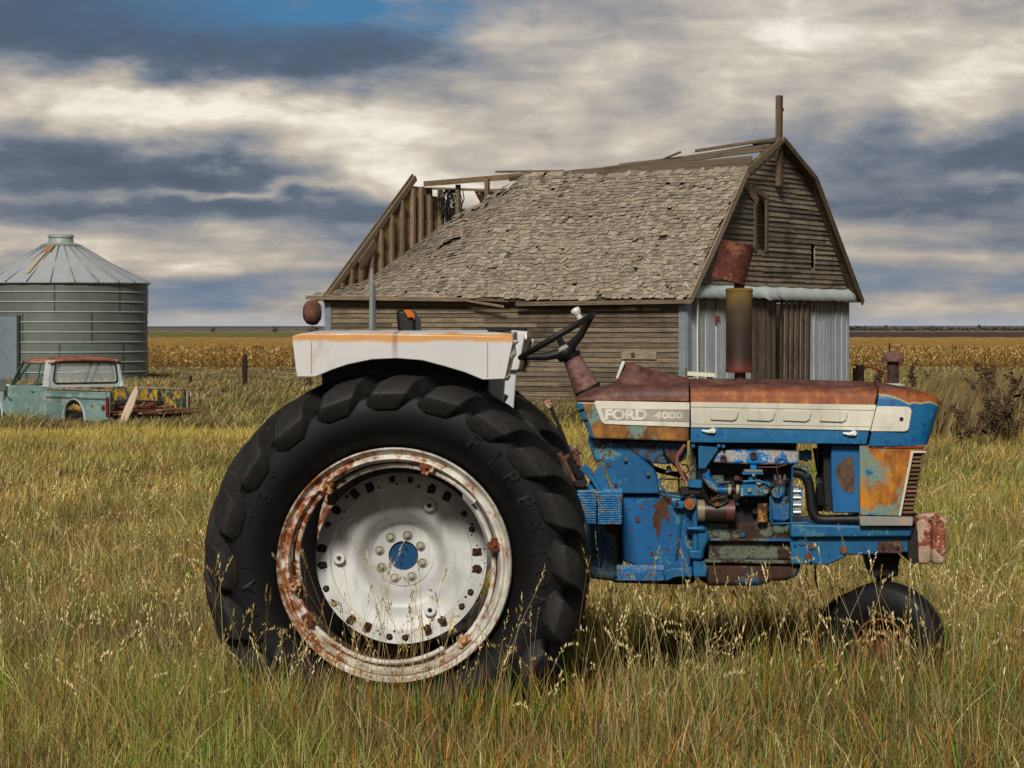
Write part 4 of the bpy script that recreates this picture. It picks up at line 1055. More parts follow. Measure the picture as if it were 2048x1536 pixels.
        mb.prism(vs, -(.6045-.78)-.0, -(.6045-.78)+.002)
        mb.v = [(v[0], (-.6048+.78 if v[1] < (-.6045+.78)+.001 else -.601+.78), v[2]) for v in mb.v]
        mb.build('rust_patch', brown, wheel, smooth=0)
        mb = MB(); c = (q.x, -.604+.78, q.z); mb.cyl((c[0], c[1]-.011, c[2]), (c[0], c[1]+.004, c[2]), .0085 if not big else .007, 10)
        mb.build('rim_bolt', simple('old_bolt', '6f6a60' if not big else '3a2a20', .5, .2), wheel, bevel=.002)
    rr = random.Random(4)
    mb = MB()
    for k in range(110):
        a = rr.uniform(0, 6.28); r_ = rr.choice((rr.gauss(.335, .02), rr.gauss(.335, .02), rr.uniform(.2, .30))); r_ = min(r_, .365); s_ = abs(rr.gauss(0, .0022))+.0012
        y_ = -.6036+.78 if r_ > .31 else None
        if y_ is None: continue
        mb.cyl((r_*math.cos(a), y_-.0008, r_*math.sin(a)), (r_*math.cos(a), y_+.001, r_*math.sin(a)), s_, 6)
    mb.build('rust_specks', brown, wheel, smooth=0)['kind'] = 'stuff'
    # hub
    mb = MB(); mb.lathe([(.062, hh(-.462)), (.06, hh(-.47)), (0, hh(-.47))], 32, MX); mb.build('hub', simple('hub_blue', '0a3f66', .4), wheel)
    mb = MB()
    for (x, y) in ((.012, .03), (-.005, .0), (-.012, -.032)): mb.cyl((x, .78-.474, y), (x, .78-.464, y), .006, 8)
    mb.build('hub_stud', BLK, wheel)
    hubc = loc(803, 1112, -.484)-WC
    for (x, y) in ((740, 597), (844, 585), (925, 650), (936, 753), (870, 835), (765, 845), (684, 780), (672, 676)):
        (px, py), = c7((x, y)); q = loc(px, py, -.49)-WC
        mb = MB(); mb.lathe([(.0225, .784-.488-.78+.0), (.0225, .784-.49-.78)][:0] or [(.022, 0), (.022, .006), (.017, .008), (.015, .003), (.0115, .003), (.0115, .018), (.008, .02), (0, .02)], 16, MX, (q.x, .78-.484, q.z)); mb.build('wheel_nut', rusty('nut', 'a09c8c', .12, 20), wheel, smooth=35)
    for (x, y) in ((980, 403), (425, 728), (984, 1047)):
        (px, py), = c7((x, y)); q = loc(px, py, -.60)-WC; mb = MB()
        mb.lathe([(.026, 0), (.026, .022), (.023, .026), (.010, .026), (.009, .012), (0, .012)], 24, MX, (q.x, .78-.584, q.z)); mb.build('boss', DISC, wheel, smooth=35, bevel=.002)
        mb = MB(); mb.cyl((q.x, .78-.608, q.z), (q.x, .78-.6, q.z), .009, 10); mb.build('boss_hole', BLK, wheel)
    mb = MB(); (px, py), = c7((625, 435)); q = loc(px, py, -.59)-WC
    for (w_, h_, m_, dy) in ((.046, .018, 'b08a5a', 0), (.042, .014, 'c8c2b0', -.001)):
        mb = MB(); mb.box((q.x, .78-.5865+dy, q.z), (w_, .003, h_), rot('Y', -.38)); mb.build('sticker', simple('sticker'+m_, m_, .6), wheel, smooth=0)
    mb = MB(); mb.lathe([(.02, .6), (.03, .3), (.03, -.1)], 4, MX); # spare, unused
    # far wheel
    mb = MB(); mb.lathe([(.36, -.05), (.31, -.05), (.2, -.0), (.13, .06), (0, .06)], 48, MX); fw = mb.build('rear_wheel', DISC, E, smooth=40); fw.location = (WC.x, .74, WC.z)
    t2 = ty.copy(); COL.objects.link(t2); t2.parent = fw; t2.rotation_euler = (0, .11, 0)
    mb = MB(); mb.lathe([(.505, .17), (.49, .185), (.44, .15), (.425, .1), (.425, -.1), (.49, -.18), (.505, -.17)], 64, MX); mb.build('rim', RIMM, fw)
    mb = MB(); mb.cyl((WC.x, -.40, WC.z), (WC.x, .6, WC.z), .085, 20); mb.cyl((WC.x, -.44, WC.z), (WC.x, -.2, WC.z), .17, 20); mb.build('rear_axle', BLUED, E)
    # ---------- fenders
    def fender_mat():
        def fn(g, i, b):
            c = g.co(); x, y, z = g.xyz(c); n = g.noise(c, 7, 6, .6); n2 = g.noise(c, 1.7, 3, .5); f = g.noise(c, 40, 4, .7)
            w = g.mix(n2, lin('b4b3b2'), lin('d3d1cc'))
            h = g.m('ADD', z, g.m('MULTIPLY', g.m('SUBTRACT', n, .5), .05))
            k = g.m('MULTIPLY', g.sm(h, 1.684, 1.700), g.sm(h, 1.728, 1.718))
            ay = g.m('ABSOLUTE', y); k = g.m('MULTIPLY', k, g.sm(ay, .93, .97))
            w = g.mix(g.m('MULTIPLY', k, .9), w, g.mix(n, lin('b4701e'), lin('dba04a')))
            st = g.m('MULTIPLY', g.sm(g.m('ABSOLUTE', g.m('SUBTRACT', x, -.028)), .018, .004), g.sm(h, 1.56, 1.70)); w = g.mix(g.m('MULTIPLY', st, .6), w, lin('8a5a44'))
            e = g.sm(f, .64, .72); w = g.mix(g.m('MULTIPLY', e, .35), w, lin('8c7060'))
            rs = g.m('MULTIPLY', g.sm(g.noise(g.mp(c, (2, 8, 1)), 3, 6, .7), .52, .72), .42); w = g.mix(rs, w, lin('a8846c'))
            g.put(i['Base Color'], w); g.put(i['Roughness'], .38)
        return mat('fender_white', fn, .4)
    FM = fender_mat()
    outl = c5((92, 428), (150, 408), (700, 408), (1400, 418), (1755, 430), (1772, 452), (1712, 735), (1700, 752), (1540, 757), (1400, 700), (1250, 655), (1080, 610), (890, 595), (700, 603), (520, 640), (400, 680), (270, 735), (140, 736), (128, 725))
    for s_ in (-1, 1):
        P2 = L2(outl, -1.02)
        mb = MB(); mb.prism(P2, 1.0*s_, 1.03*s_)
        fe = mb.build('fender', FM, E, smooth=40, bevel=.016, seg=4)
        xs = [p[0] for p in P2]; x0, x1 = min(xs), max(xs)
        mb = MB()
        # crowned top plate in strips
        secs = [(1.028, 1.700), (1.005, 1.722), (.96, 1.731), (.75, 1.737), (.56, 1.737), (.54, 1.715), (.54, 1.700), (.75, 1.712), (1.0, 1.705)]
        vs = []; nst = 12
        for k in range(nst+1):
            x = x0+.004+(x1-x0-.008)*k/nst; dz = (-.012 if k in (0,) else 0)+(-.006 if k == nst else 0)
            vs += [(x, y*s_, z+dz) for y, z in secs]
        m = len(secs); fs = [(k*m+j, k*m+(j+1) % m, (k+1)*m+(j+1) % m, (k+1)*m+j) for k in range(nst) for j in range(m)]+[tuple(range(m))[::-1], tuple(nst*m+j for j in range(m))]
        mb.add(vs, fs if s_ > 0 else [f[::-1] for f in fs]); mb.build('fender_top', FM, fe, smooth=50)
        mb = MB(); 
        for px in (623, 975):
            q0 = loc(px, 678, -1.03); q1 = loc(px, 750 if px < 700 else 757, -1.03); mb.box((q0.x, 1.031*s_, (q0.z+q1.z)/2-.002), (.003, .003, q0.z-q1.z-.02))
        mb.build('fender_seam', simple('seam_rust', '94786a', .8), fe, smooth=0)
        mb = MB(); q = loc(1003, 672, -.9)
        mb.box((q.x-.01, .88*s_, 1.742), (.10, .14, .016), rot('Y', .03)); mb.build('grab_pad', BLK, fe, smooth=0, bevel=.005)
        # inner fender behind the wheel
        inn = L2([(640, 700), (985 if s_ < 0 else 930, 700), (985 if s_ < 0 else 930, 790), (920, 850), (700, 850), (645, 775)], -.52)
        mb = MB(); mb.prism(inn, .50*s_, .52*s_); mb.build('inner_fender', simple('inner_fender', '1c1b19', .6, var=.4), fe, smooth=0)
        if s_ < 0:
            mb = MB(); mb.prism(L2([(655, 850), (925, 850), (925, 1010), (655, 1010)], -.505), -.515, -.505)
            for k in range(7): mb.prism(L2([(668+k*40, 852), (676+k*40, 852), (676+k*40, 1008), (668+k*40, 1008)], -.52), -.53, -.515, (.6, .6, .6))
            mb.build('wheel_shield', simple('shield_grey', '7f827e', .6, attr=True), fe, smooth=0)
        mb = MB(); q = L2([(978, 750), (1011, 745), (1003, 850), (972, 850)], -.60); mb.prism(q, .56*s_, .62*s_); mb.build('fender_stay', simple('stay_white', 'b9babd', .5), fe, smooth=0, bevel=.005)
        if s_ > 0:
            plate('inner_skirt', [(990, 664), (1046, 666), (1050, 672), (1046, 690), (1038, 738), (1034, 741), (990, 741)], .53, .55, FM, fe, .006, seg=2)
            mb = MB(); vs = []
            for k in range(9):
                q = loc(1052-14*k/8+random.uniform(-2, 2), 676+64*k/8, .56); vs += [(q.x-.03, .56, q.z), (q.x-.012+random.uniform(-.006, .006), .60, q.z), (q.x+.008, .66, q.z)]
            mb.add(vs, [(k*3+j, k*3+j+1, k*3+j+4, k*3+j+3) for k in range(8) for j in range(2)]); o = mb.build('torn_edge', rusty('torn_white', 'b9b6a8', .3, 14, ('4a3020', '8a5a34')), fe, smooth=20); md = o.modifiers.new('s', 'SOLIDIFY'); md.thickness = .003
        # crumpled front edge
        mb = MB(); vs = []; q0 = loc(1024, 682, -1.0); 
        for k in range(10):
            z = q0.z-.165*k/9; x = x1-.0-.035*k/9+random.uniform(-.006, .01)
            vs += [(x-.01, 1.02*s_, z), (x+.012, .97*s_, z), (x+.004, .90*s_, z)]
        fs = [(k*3+j, k*3+j+1, k*3+j+4, k*3+j+3) for k in range(9) for j in range(2)]; mb.add(vs, fs); o = mb.build('torn_edge', rusty('torn_white', 'b9b6a8', .3, 14, ('4a3020', '8a5a34')), fe, smooth=20); md = o.modifiers.new('s', 'SOLIDIFY'); md.thickness = .003
    # lamp, seat, upright bar
    p = loc(626, 625, .3); mb = MB()
    mb.lathe([(0, -.048), (.03, -.045), (.052, -.03), (.060, -.008), (.060, .004), (.056, .02), (.035, .036), (0, .042)], 24, rot('Y', R(90)), p); lamp = mb.build('work_lamp', rusty('lamp_rust', '5c3c30', .8, 12, ('3c2218', '6d4638'), .6), E, smooth=50)
    mb = MB(); a, b = loc(622, 652, .3), loc(622, 668, .3); mb.tube([a, b], .010, 8); mb.cyl(loc(614, 660, .27), loc(634, 661, .33), .014, 8); mb.build('lamp_bracket', simple('bracket_grey', '5c564e', .6), lamp)
    q = L2([(798, 622), (806, 619), (826, 622), (836, 638), (839, 672), (803, 672)], 0); mb = MB(); mb.prism(q, -.17, .17); seat = mb.build('seat', simple('seat_vinyl', '14130f', .5), E, smooth=30, bevel=.015, seg=2)
    mb = MB(); q = L2([(807, 620), (822, 620), (830, 630), (829, 640), (824, 634), (817, 637), (812, 628)], -.175); mb.prism(q, -.188, -.165); mb.build('torn_foam', simple('orange_foam', 'b8641c', .9, var=.4, scale=30), seat, smooth=0, bevel=.003)
    mb = MB(); q = L2([(800, 672), (840, 672), (925, 690), (925, 715), (800, 712)], 0); mb.prism(q, -.24, .24); mb.build('seat_cushion', simple('seat_vinyl', '14130f', .5), seat, smooth=30, bevel=.02, seg=2)
    mb = MB(); mb.prism(L2([(738.5, 662), (739.5, 575), (742, 538), (746, 538), (746, 575), (745.5, 662)], .45), .44, .46, (1.25, 1.35, 1.35)); mb.prism(L2([(746.5, 662), (746.5, 568), (751, 570), (752, 662)], .45), .42, .45, (.45, .48, .48)); mb.build('upright_bar', simple('bar_paint', '6c706c', .5, attr=True), E, smooth=0)
    # ---------- hood
    def section(yw, zb, zs, zt, crest, ch, n=4):
        """half widths yw; bottom zb; shoulder start zs; top zt; raised crest of half width crest, height ch"""
        pts = [(-yw, zb), (-yw, zs)]
        for k in range(1, n+1):
            a = R(90*k/n); pts.append((-yw+(.085)*(1-math.cos(a)), zs+(zt-zs)*math.sin(a)))
        pts += [(-crest-.03, zt+.002), (-crest, zt+ch), (crest, zt+ch), (crest+.03, zt+.002)]
        m = [(-y, z) for y, z in pts[::-1]]
        half = pts[:2+n]
        return half+pts[2+n:]+[(-y, z) for y, z in half[::-1]]
    def loft(name, sts, m, parent, cap=True, smooth=38, bevel=0, c=(1, 1, 1)):
        """sts: list of (px_top, px_bot, py_bot, py_shoulder, py_top, yw, crest halfwidth, crest height)"""
        mb = MB(); vs = []; cnt = None
        for (xt, xb, pb, ps, pt_, yw, cr, ch) in sts:
            zb, zs, zt = loc(xb, pb, -.31).z, loc(xt, ps, -.31).z, loc(xt, pt_, -.15).z
            X0, X1 = loc(xb, pb, -.31).x, loc(xt, pt_, -.31).x
            sec = section(yw, zb, zs, zt, cr, ch); cnt = len(sec)
            for (y, z) in sec:
                t = (z-zb)/max(1e-6, zt-zb); vs.append((X0+(X1-X0)*min(1, t), y, z))
        n = len(sts); fs = [(i*cnt+j, (i+1)*cnt+j, (i+1)*cnt+(j+1) % cnt, i*cnt+(j+1) % cnt) for i in range(n-1) for j in range(cnt)]
        if cap: fs += [tuple(range(cnt)), tuple((n-1)*cnt+j for j in range(cnt))[::-1]]
        mb.add(vs, [f[::-1] for f in fs], c)
        return mb.build(name, m, parent, smooth=smooth, bevel=bevel, seg=2)
    hood = loft('hood', [(1381, 1381, 885, 792, 768, .31, .12, .020), (1500, 1500, 886, 792, 768, .31, .12, .018), (1640, 1625, 887, 793, 770, .31, .12, .018), (1757, 1733, 889, 794, 773, .31, .12, .016)], HOODF, E, bevel=.003)
    rh = loft('tank_hood', [(1149, 1152, 803, 800, 797, .27, .06, .002), (1162, 1160, 802, 798, 789, .29, .08, .004), (1195, 1195, 802, 795, 778, .31, .09, .006), (1235, 1235, 802, 793, 770, .31, .10, .008), (1300, 1300, 802, 792, 768, .31, .11, .012), (1378, 1378, 803, 792, 768, .31, .12, .018)], HOODR, E, bevel=.003)
    # lower side of the tank hood, slanted rear edge
    mb = MB(); q = L2([(1152, 804), (1378, 804), (1378, 883), (1186, 877)], -.31); mb.prism(q, -.31, .31); o = mb.build('tank_side', HOODRL, rh, smooth=0, bevel=.008, seg=2)
    mb = MB(); q = L2([(1150, 806), (1166, 806), (1190, 874), (1183, 877)], -.30); mb.prism(q, -.312, -.27); mb.build('dash_edge', BLUEC, rh, smooth=0, bevel=.004)
    for (x0, y0, x1, y1) in ((1155, 822, 1168, 817), (1161, 841, 1175, 838)):
        mb = MB(); mb.tube([loc(x0, y0, -.316), loc(x1, y1, -.316)], .007, 6); mb.build('cowl_clip', BLK, rh)
    # raised hump with cut-off rear face
    mb = MB(); vs = []
    st = [(1231, 1242, 768, 733, .10), (1238, 1255, 768, 725, .125), (1262, 1268, 767, 728, .14), (1300, 1300, 765, 739, .13), (1340, 1340, 763, 749, .12), (1378, 1378, 762, 757, .12)]
    for (xb, xt, pb, pt_, w) in st:
        b0 = loc(xb, pb+6, -.15); t0 = loc(xt, pt_, -.12)
        for (y, z, x) in ((-w-.10, b0.z-.005, b0.x), (-w-.035, b0.z+.010, b0.x), (-w-.008, (b0.z+t0.z)/2, (b0.x+t0.x)/2), (-w*.85, t0.z-.006, t0.x), (-w*.5, t0.z, t0.x), (w*.5, t0.z, t0.x), (w*.85, t0.z-.006, t0.x), (w+.008, (b0.z+t0.z)/2, (b0.x+t0.x)/2), (w+.035, b0.z+.010, b0.x), (w+.10, b0.z-.005, b0.x)): vs.append((x, y, z))
    c_ = 10; n = len(st); fs = [(i*c_+j, i*c_+(j+1) % c_, (i+1)*c_+(j+1) % c_, (i+1)*c_+j) for i in range(n-1) for j in range(c_)]+[tuple(range(c_))[::-1], tuple((n-1)*c_+j for j in range(c_))]
    mb.add(vs, fs); mb.build('instrument_hump', HOODR, rh, smooth=50)
    plate('instrument_bezel', [(1231, 757), (1244, 722), (1251, 724), (1236, 760)], -.13, .13, simple('bezel_white', 'c9cfc8', .4), rh, .006, seg=2)
    nose = loft('nose', [(1761, 1737, 893, 800, 770, .312, .11, .012), (1785, 1762, 893, 800, 771, .312, .11, .006), (1820, 1800, 893, 800, 775, .308, .11, .003), (1852, 1832, 893, 801, 783, .30, .10, .002), (1874, 1848, 892, 803, 790, .28, .09, .001), (1884, 1858, 888, 806, 795, .25, .08, .001), (1888, 1864, 880, 812, 800, .21, .07, .0)], NOSE, E, bevel=.004)
    plate('nose_seam', [(1738, 888), (1850, 893), (1845, 898), (1740, 896)], -.305, .305, rusty('seam', '0b4a76', .7, 20), nose, .002)
    # white stripe in three pieces with grey name panel and raised vents
    s1 = plate('side_stripe', c1((700, 752), (1578, 768), (1578, 1000), (790, 970), (755, 945), (690, 775)), -.3165, -.309, WHT, rh, .002)
    plate('name_panel', c1((752, 822), (1578, 832), (1578, 948), (800, 928), (790, 915)), -.3195, -.3160, rusty('name_grey', 'a39b8c', .12, 9, ('c2bba8', 'd2ccba'), .6, 'b3aa98', .04), s1, .001)
    mb = MB()
    def put_text(s, cx, cy, hpx, wpx, yl, bold):
        vs, fs = text_verts(s, 1.0, .0, bold); xs = [v.x for v in vs]; ys = [v.y for v in vs]
        a, b = loc(cx-wpx/2, cy+hpx/2, yl), loc(cx+wpx/2, cy-hpx/2, yl)
        out = [(a.x+(v.x-min(xs))/(max(xs)-min(xs))*(b.x-a.x), yl-.0012, a.z+(v.y-min(ys))/(max(ys)-min(ys))*(b.z-a.z)) for v in vs]
        mb.add(out, fs)
    put_text('FORD', 1252, 829, 22, 84, -.3195, .05); put_text('4000', 1337, 830.5, 15, 58, -.3195, .05)
    mb.build('lettering', rusty('letter_white', 'c8c3b3', .22, 30, ('a39b8c', 'b0a898'), .5, 'c4bfb0', .02), s1, smooth=0)
    s2 = plate('side_stripe', [(1382, 804)]+c2((1250, 640), (1195, 860), (0, 835))+[(1382, 855)], -.3165, -.309, WHT, hood, .002)
    plate('stripe_bead', [(1382, 813), (1751, 820), (1751, 821.4), (1382, 814.4)], -.3176, -.316, simple('bead_shadow', '8a8672', .5), s2, 0)
    plate('stripe_bead', [(1382, 847), (1744, 853), (1744, 854), (1382, 848)], -.3176, -.316, simple('bead_shadow', '8a8672', .5), s2, 0)
    for dx in (0, 73, 145.5, 218.5):
        plate('vent', [(1424+dx, 817+dx*.013), (1470+dx, 818.5+dx*.013), (1478+dx, 823+dx*.013), (1474+dx, 838+dx*.013), (1466+dx, 842+dx*.013), (1420.5+dx, 840+dx*.013)], -.326, -.315, WHT, s2, .004, seg=2)
    s3 = plate('side_stripe', c2((1256, 650), (1500, 655), (1530, 660), (1548, 680), (1550, 700), (1528, 840), (1515, 860), (1490, 869), (1197, 866)), -.3185, -.309, WHT, nose, .003)
    plate('stripe_panel', c2((1250, 692), (1400, 697), (1410, 706), (1390, 815), (1370, 833), (1215, 828)), -.3205, -.318, WHT, s3, .002)
    mb = MB(); p = loc(1803, 838, -.32); mb.cyl(p, p+Vector((0, -.002, 0)), .009, 14); mb.build('badge_hole', BLK, s3)
    for (x, y) in ((1404, 861), (1686, 866)):
        mb = MB(); a, b = loc(x, y, -.32), loc(x+22, y+1, -.325); mb.tube([a, a.lerp(b, .5)+Vector((0, 0, -.004)), b], [.004, .007, .011], 8); mb.cyl(b+Vector((0, .02, .002)), b+Vector((0, -.004, .002)), .012, 10); mb.build('hood_latch', simple('latch', 'd8d4c8', .35), hood)
    # ---------- steering
    col_ = MB(); col_.tube([loc(1188, 800, 0), loc(1170, 772, 0), loc(1144, 715, 0)], [.062, .058, .041], 16); cm = rusty('column_paint', '6b4a42', .8, 14, ('4a2d28', '80605a'), .55)
    st = col_.build('steering_column', cm, E)
    mb = MB(); mb.tube([loc(1196, 794, 0), loc(1190, 786, 0)][::-1], [.062, .062], 16); mb.lathe([(.05, -.006), (.064, -.006), (.064, .006), (.05, .006)], 20, align(loc(1140, 705, 0)-loc(1188, 800, 0)), loc(1175, 778, 0)); mb.lathe([(.0, -.012), (.045, -.012), (.047, .01), (0, .012)], 20, align(loc(1140, 705, 0)-loc(1188, 800, 0)), loc(1142, 712, 0)); mb.build('column_collar', BLK, st)
    ctr = loc(1113.5, 672.5, 0); up = (loc(1113, 672, 0)-loc(1156, 745, 0)).normalized(); Msw = align(up); rad = (loc(1187, 631, 0)-loc(1040, 714, 0)).length/2
    # tip slightly toward the camera so the ring reads as thin ellipse
    mb = MB(); prof = [(rad+.013*math.cos(a), .013*math.sin(a)) for a in np.linspace(0, 2*math.pi, 9)[:-1]]; mb.lathe(prof, 48, Msw, ctr, closed=True); sw = mb.build('steering_wheel', BLK, st)
    hubp = loc(1131, 704, 0); ax = up; side_ = Vector((0, 1, 0)); fwd = ax.cross(side_).normalized()
    for k in range(3):
        a = R((-14, 194, 90)[k]); d = fwd*math.cos(a)+side_*math.sin(a)
        mb = MB(); mb.tube([hubp, hubp.lerp(ctr+d*rad, .5)-ax*.012, ctr+d*rad], [.026, .018, .014], 8); mb.build('spoke', BLK, sw)
    mb = MB(); mb.lathe([(0, -.03), (.045, -.03), (.05, -.01), (.042, .012), (0, .02)], 20, Msw, hubp); mb.build('steering_hub', BLK, sw)
    mb = MB(); mb.lathe([(.036, .006), (.038, .018), (.025, .03), (0, .032)], 20, Msw, hubp); mb.build('hub_cap', simple('alu', 'a9aaa4', .35, .4), sw)
    mb = MB(); kp = loc(1165, 645, .06); mb.tube([kp, kp+ax*.05], [.012, .014], 10); mb.lathe([(0, -.02), (.017, -.016), (.024, 0), (.02, .014), (0, .018)], 14, Msw, kp+ax*.06); mb.build('spinner_knob', simple('knob', 'c9c5b8', .35), sw)
    # ---------- exhaust stack and tin can
    def stack_mat():
        def fn(g, i, b):
            c = g.co(); z = g.xyz(c)[2]; n = g.noise(c, 9, 6, .65); h = g.m('ADD', z, g.m('MULTIPLY', g.m('SUBTRACT', n, .5), .12))
            col = g.ramp(g.m('DIVIDE', g.m('SUBTRACT', h, 1.55), .4), [(0, lin('6a3022')), (.06, lin('4a2218')), (.18, lin('2a1a13')), (.45, lin('352a20')), (.68, lin('50422c')), (.86, lin('7c6636')), (1, lin('6a4820'))])
            g.put(i['Base Color'], g.mix(g.m('MULTIPLY', g.sm(g.noise(c, 30, 4, .7), .55, .7), .4), col, lin('2a1a10')))
        return mat('stack_rust', fn, .6)
    a, b = loc(1478.5, 745, 0), loc(1478.5, 577, 0); mb = MB(); r_ = .061
    L_ = b.z-a.z; mb.lathe([(0, 0), (r_*.97, 0), (r_+.003, .008), (r_, .02), (r_, L_-.015), (r_+.004, L_-.008), (r_*.96, L_), (0, L_+.006)], 32, None, a); stk = mb.build('exhaust_stack', stack_mat(), E, smooth=50)
    mb = MB(); mb.cyl(loc(1480, 772, 0), loc(1480, 744, 0), .026, 16); mb.cyl(b, loc(1479, 560, 0), .024, 16); mb.build('exhaust_pipe', RUST, stk)
    bot, top = loc(1456.5, 562, 0), loc(1476.5, 487, 0); ax_ = (top-bot); L_ = ax_.length; pr = [(.0775-.006, 0), (.0775+.002, 0), (.0775+.001, .004)]
    for k in range(14): z = .012+(L_-.03)*k/13; pr += [(.0765, z), (.0782 if 2 < k < 12 else .0770, z+(L_-.03)/26)]
    pr += [(.078, L_-.006), (.079, L_), (.073, L_), (.072, L_-.004), (0, L_-.004)]
    mb = MB(); mb.lathe(pr, 36, align(ax_), bot); mb.lathe([(.0735, 0), (.0725, L_-.01)], 36, align(ax_), bot, c=(.3, .3, .3)); can = mb.build('tin_can', rusty('can_rust', '582a20', .60, 10, ('38160e', '5e3024'), .6, '8a5028', .03), None, smooth=30)
    can.location = E.location; can.rotation_euler = E.rotation_euler
    tag(can, 'rusty ribbed tin can capping the exhaust stack at a tilt', 'tin can')
    # air intake mushroom
    p0, p1 = loc(1786, 772, 0), loc(1786, 718, 0); mb = MB(); mb.tube([p0, p1], .0265, 16); ip = mb.build('air_intake', rusty('intake_rust', '3c2c24', .8, 14, ('22160f', '4c3428'), .6), E)
    mb = MB(); z = loc(1786, 723, 0); mb.lathe([(.027, 0), (.049, .0), (.051, .004), (.049, .020), (.041, .036), (.026, .046), (.008, .049), (0, .049)], 28, None, z); mb.build('intake_cap', rusty('cap_rust', '5e4238', .8, 12, ('46302a', '7a5a4c'), .55), ip)
    mb = MB(); q = loc(1787, 770, 0); mb.lathe([(.05, -.004), (.05, .004), (.03, .008)], 20, None, q); mb.build('intake_flange', simple('flange_white', 'b8b8ae', .5), ip)
    # ---------- front end: shroud, radiator panel, grille, base, rails
    plate('radiator_panel', c4((735, 93), (1160, 93), (1145, 130), (1060, 135), (980, 530), (735, 525)), -.30, .30, RADP, E, .004)
    g_ = MB()
    tp, bt = 904, 1031
    for k in range(15):
        y_ = tp+(bt-tp)*k/15; y2 = y_+(bt-tp)/15*.62
        xl = 1825+(1801-1825)*(k/15); xr = 1850+(1829-1850)*(k/15)
        jl = random.uniform(-1.5, 1.5); g_.prism(L2([(xl, y_), (xr+jl, y_), (xr+jl-2, y2), (xl, y2)], -.285), -.285, .285, (random.uniform(.7, 1.4),)*3)
    gr = g_.build('grille', wood('grille_brown', '3a2218', '8c6a50', (1, 3, 14), 10, .4, .3), E, smooth=0, bevel=.003)
    plate('grille_core', [(1824, 903), (1845, 903), (1825, 1032), (1800, 1032)], -.27, .27, BLK, gr, 0)
    plate('grille_trim', [(1822, 902), (1852, 902), (1852, 906), (1827, 906), (1802, 1032), (1797, 1032)], -.305, -.29, simple('trim_white', 'bdb6a2', .5), gr, .001)
    plate('grille_base', c4((735, 530), (1065, 535), (1062, 590), (738, 590)), -.305, .305, rusty('base_grey', '85857f', .2, 8), E, .003)
    shr = plate('fan_shroud', c4((560, 95), (737, 95), (737, 510), (570, 510), (560, 330)), -.26, .26, rusty('shroud_blue', '0a5588', .33, 5, ('2e2018', '5a4434'), .5, '7a9c9a', .03), E, .004)
    mb = MB()     # round rust stain of the shroud
    pts = c4((590, 260), (600, 215), (640, 175), (690, 165), (700, 215), (705, 330), (700, 385), (660, 388), (620, 350), (600, 310)); mb.prism(L2(pts, -.262), -.2625, -.26); mb.build('stain', rusty('stain_brown', '4e3c30', .8, 12, ('34261d', '5e4a3a'), .7), shr, smooth=0)
    plate('shroud_edge', c4((512, 95), (560, 95), (568, 330), (565, 500), (528, 505), (518, 330)), -.20, .20, BLK, shr, 0)
    mb = MB(); mb.cyl(loc(1632, 963, -.02), loc(1665, 963, -.02), .032, 14); mb.cyl(loc(1650, 955, -.02), loc(1662, 955, -.02), .05, 14); mb.build('fan_shaft', BLUED, E)
    for k in range(4):
        mb = MB(); c0 = loc(1640, 957, -.02); a = R(35+90*k); d = Vector((0, math.cos(a), math.sin(a))); mb.hexa([c0+d*.03+Vector((-.012, 0, 0)), c0+d*.03+Vector((.012, 0, 0)), c0+d*.032+Vector((.012, .02, .02)), c0+d*.032+Vector((-.012, .02, .02)), c0+d*.19+Vector((-.02, -.03, 0)), c0+d*.19+Vector((.02, -.03, 0)), c0+d*.19+Vector((.02, .04, .02)), c0+d*.19+Vector((-.02, .04, .02))]); mb.build('fan_blade', BLK, E, smooth=0)
    rail = plate('front_frame', [(1580, 1075), (1818, 1072), (1819, 1104), (1790, 1108), (1735, 1110), (1695, 1110), (1688, 1116), (1670, 1124), (1655, 1130), (1582, 1129)], -.235, .235, BLUEC, E, .006)
    plate('frame_flange', [(1581, 1048), (1825, 1054), (1822, 1074), (1581, 1075)], -.27, .27, BLUEC, rail, .008, seg=2)
    plate('tow_bracket', [(1757, 1084), (1803, 1083), (1805, 1104), (1800, 1107), (1758, 1106), (1755, 1100)], -.25, -.23, RUST, rail, .003)
    for (x, y, r_, m_) in ((1603, 1083, .016, BLUED), (1623, 1093, .014, RUST), (1616, 1112, .016, RUST), (1687, 1100, .018, RUST), (1766, 1096, .008, BLK), (1796, 1096, .008, BLK), (1590, 1091, .005, BLK), (1621, 1123, .006, BLK)):
        mb = MB(); p = loc(x, y, -.236 if x < 1750 else -.25); mb.cyl(p, p+Vector((0, -.008, 0)), r_, 12); mb.build('bolt', m_, rail)
    # weights
    WM = rusty('weight_paint', '958069', .50, 11, ('4e2216', '8e4a30'), .7, 'b89a84', .05)
    for (dx, yy, rr_) in ((0, -.22, 0), (31, -.20, 1)):
        for k, y0 in enumerate((-.24, -.08, .08)):
            if dx and k: pass
            mb = MB(); q = L2([(1834+dx, 1046-dx*.1), (1844+dx, 1037), (1855+dx, 1040+dx*.05), (1864+dx-dx*.1, 1052), (1863+dx-dx*.1, 1122), (1856+dx-dx*.1, 1129), (1838+dx, 1129), (1832+dx, 1120)], -.24); mb.prism(q, y0, y0+.15); mb.build('front_weight', WM, E, smooth=30, bevel=.014, seg=3)
    plate('weight_carrier', [(1815, 1050), (1836, 1060), (1840, 1124), (1826, 1129), (1816, 1120)], -.24, .24, simple('dark_iron', '16110e', .7), E, .004)
    for yy in (-.15, .1):
        mb = MB(); mb.tube([loc(1826, 1040, yy), loc(1850, 1033, yy), loc(1872, 1033, yy), loc(1890, 1046, yy)], .018, 8); mb.build('weight_handle', WM, E)
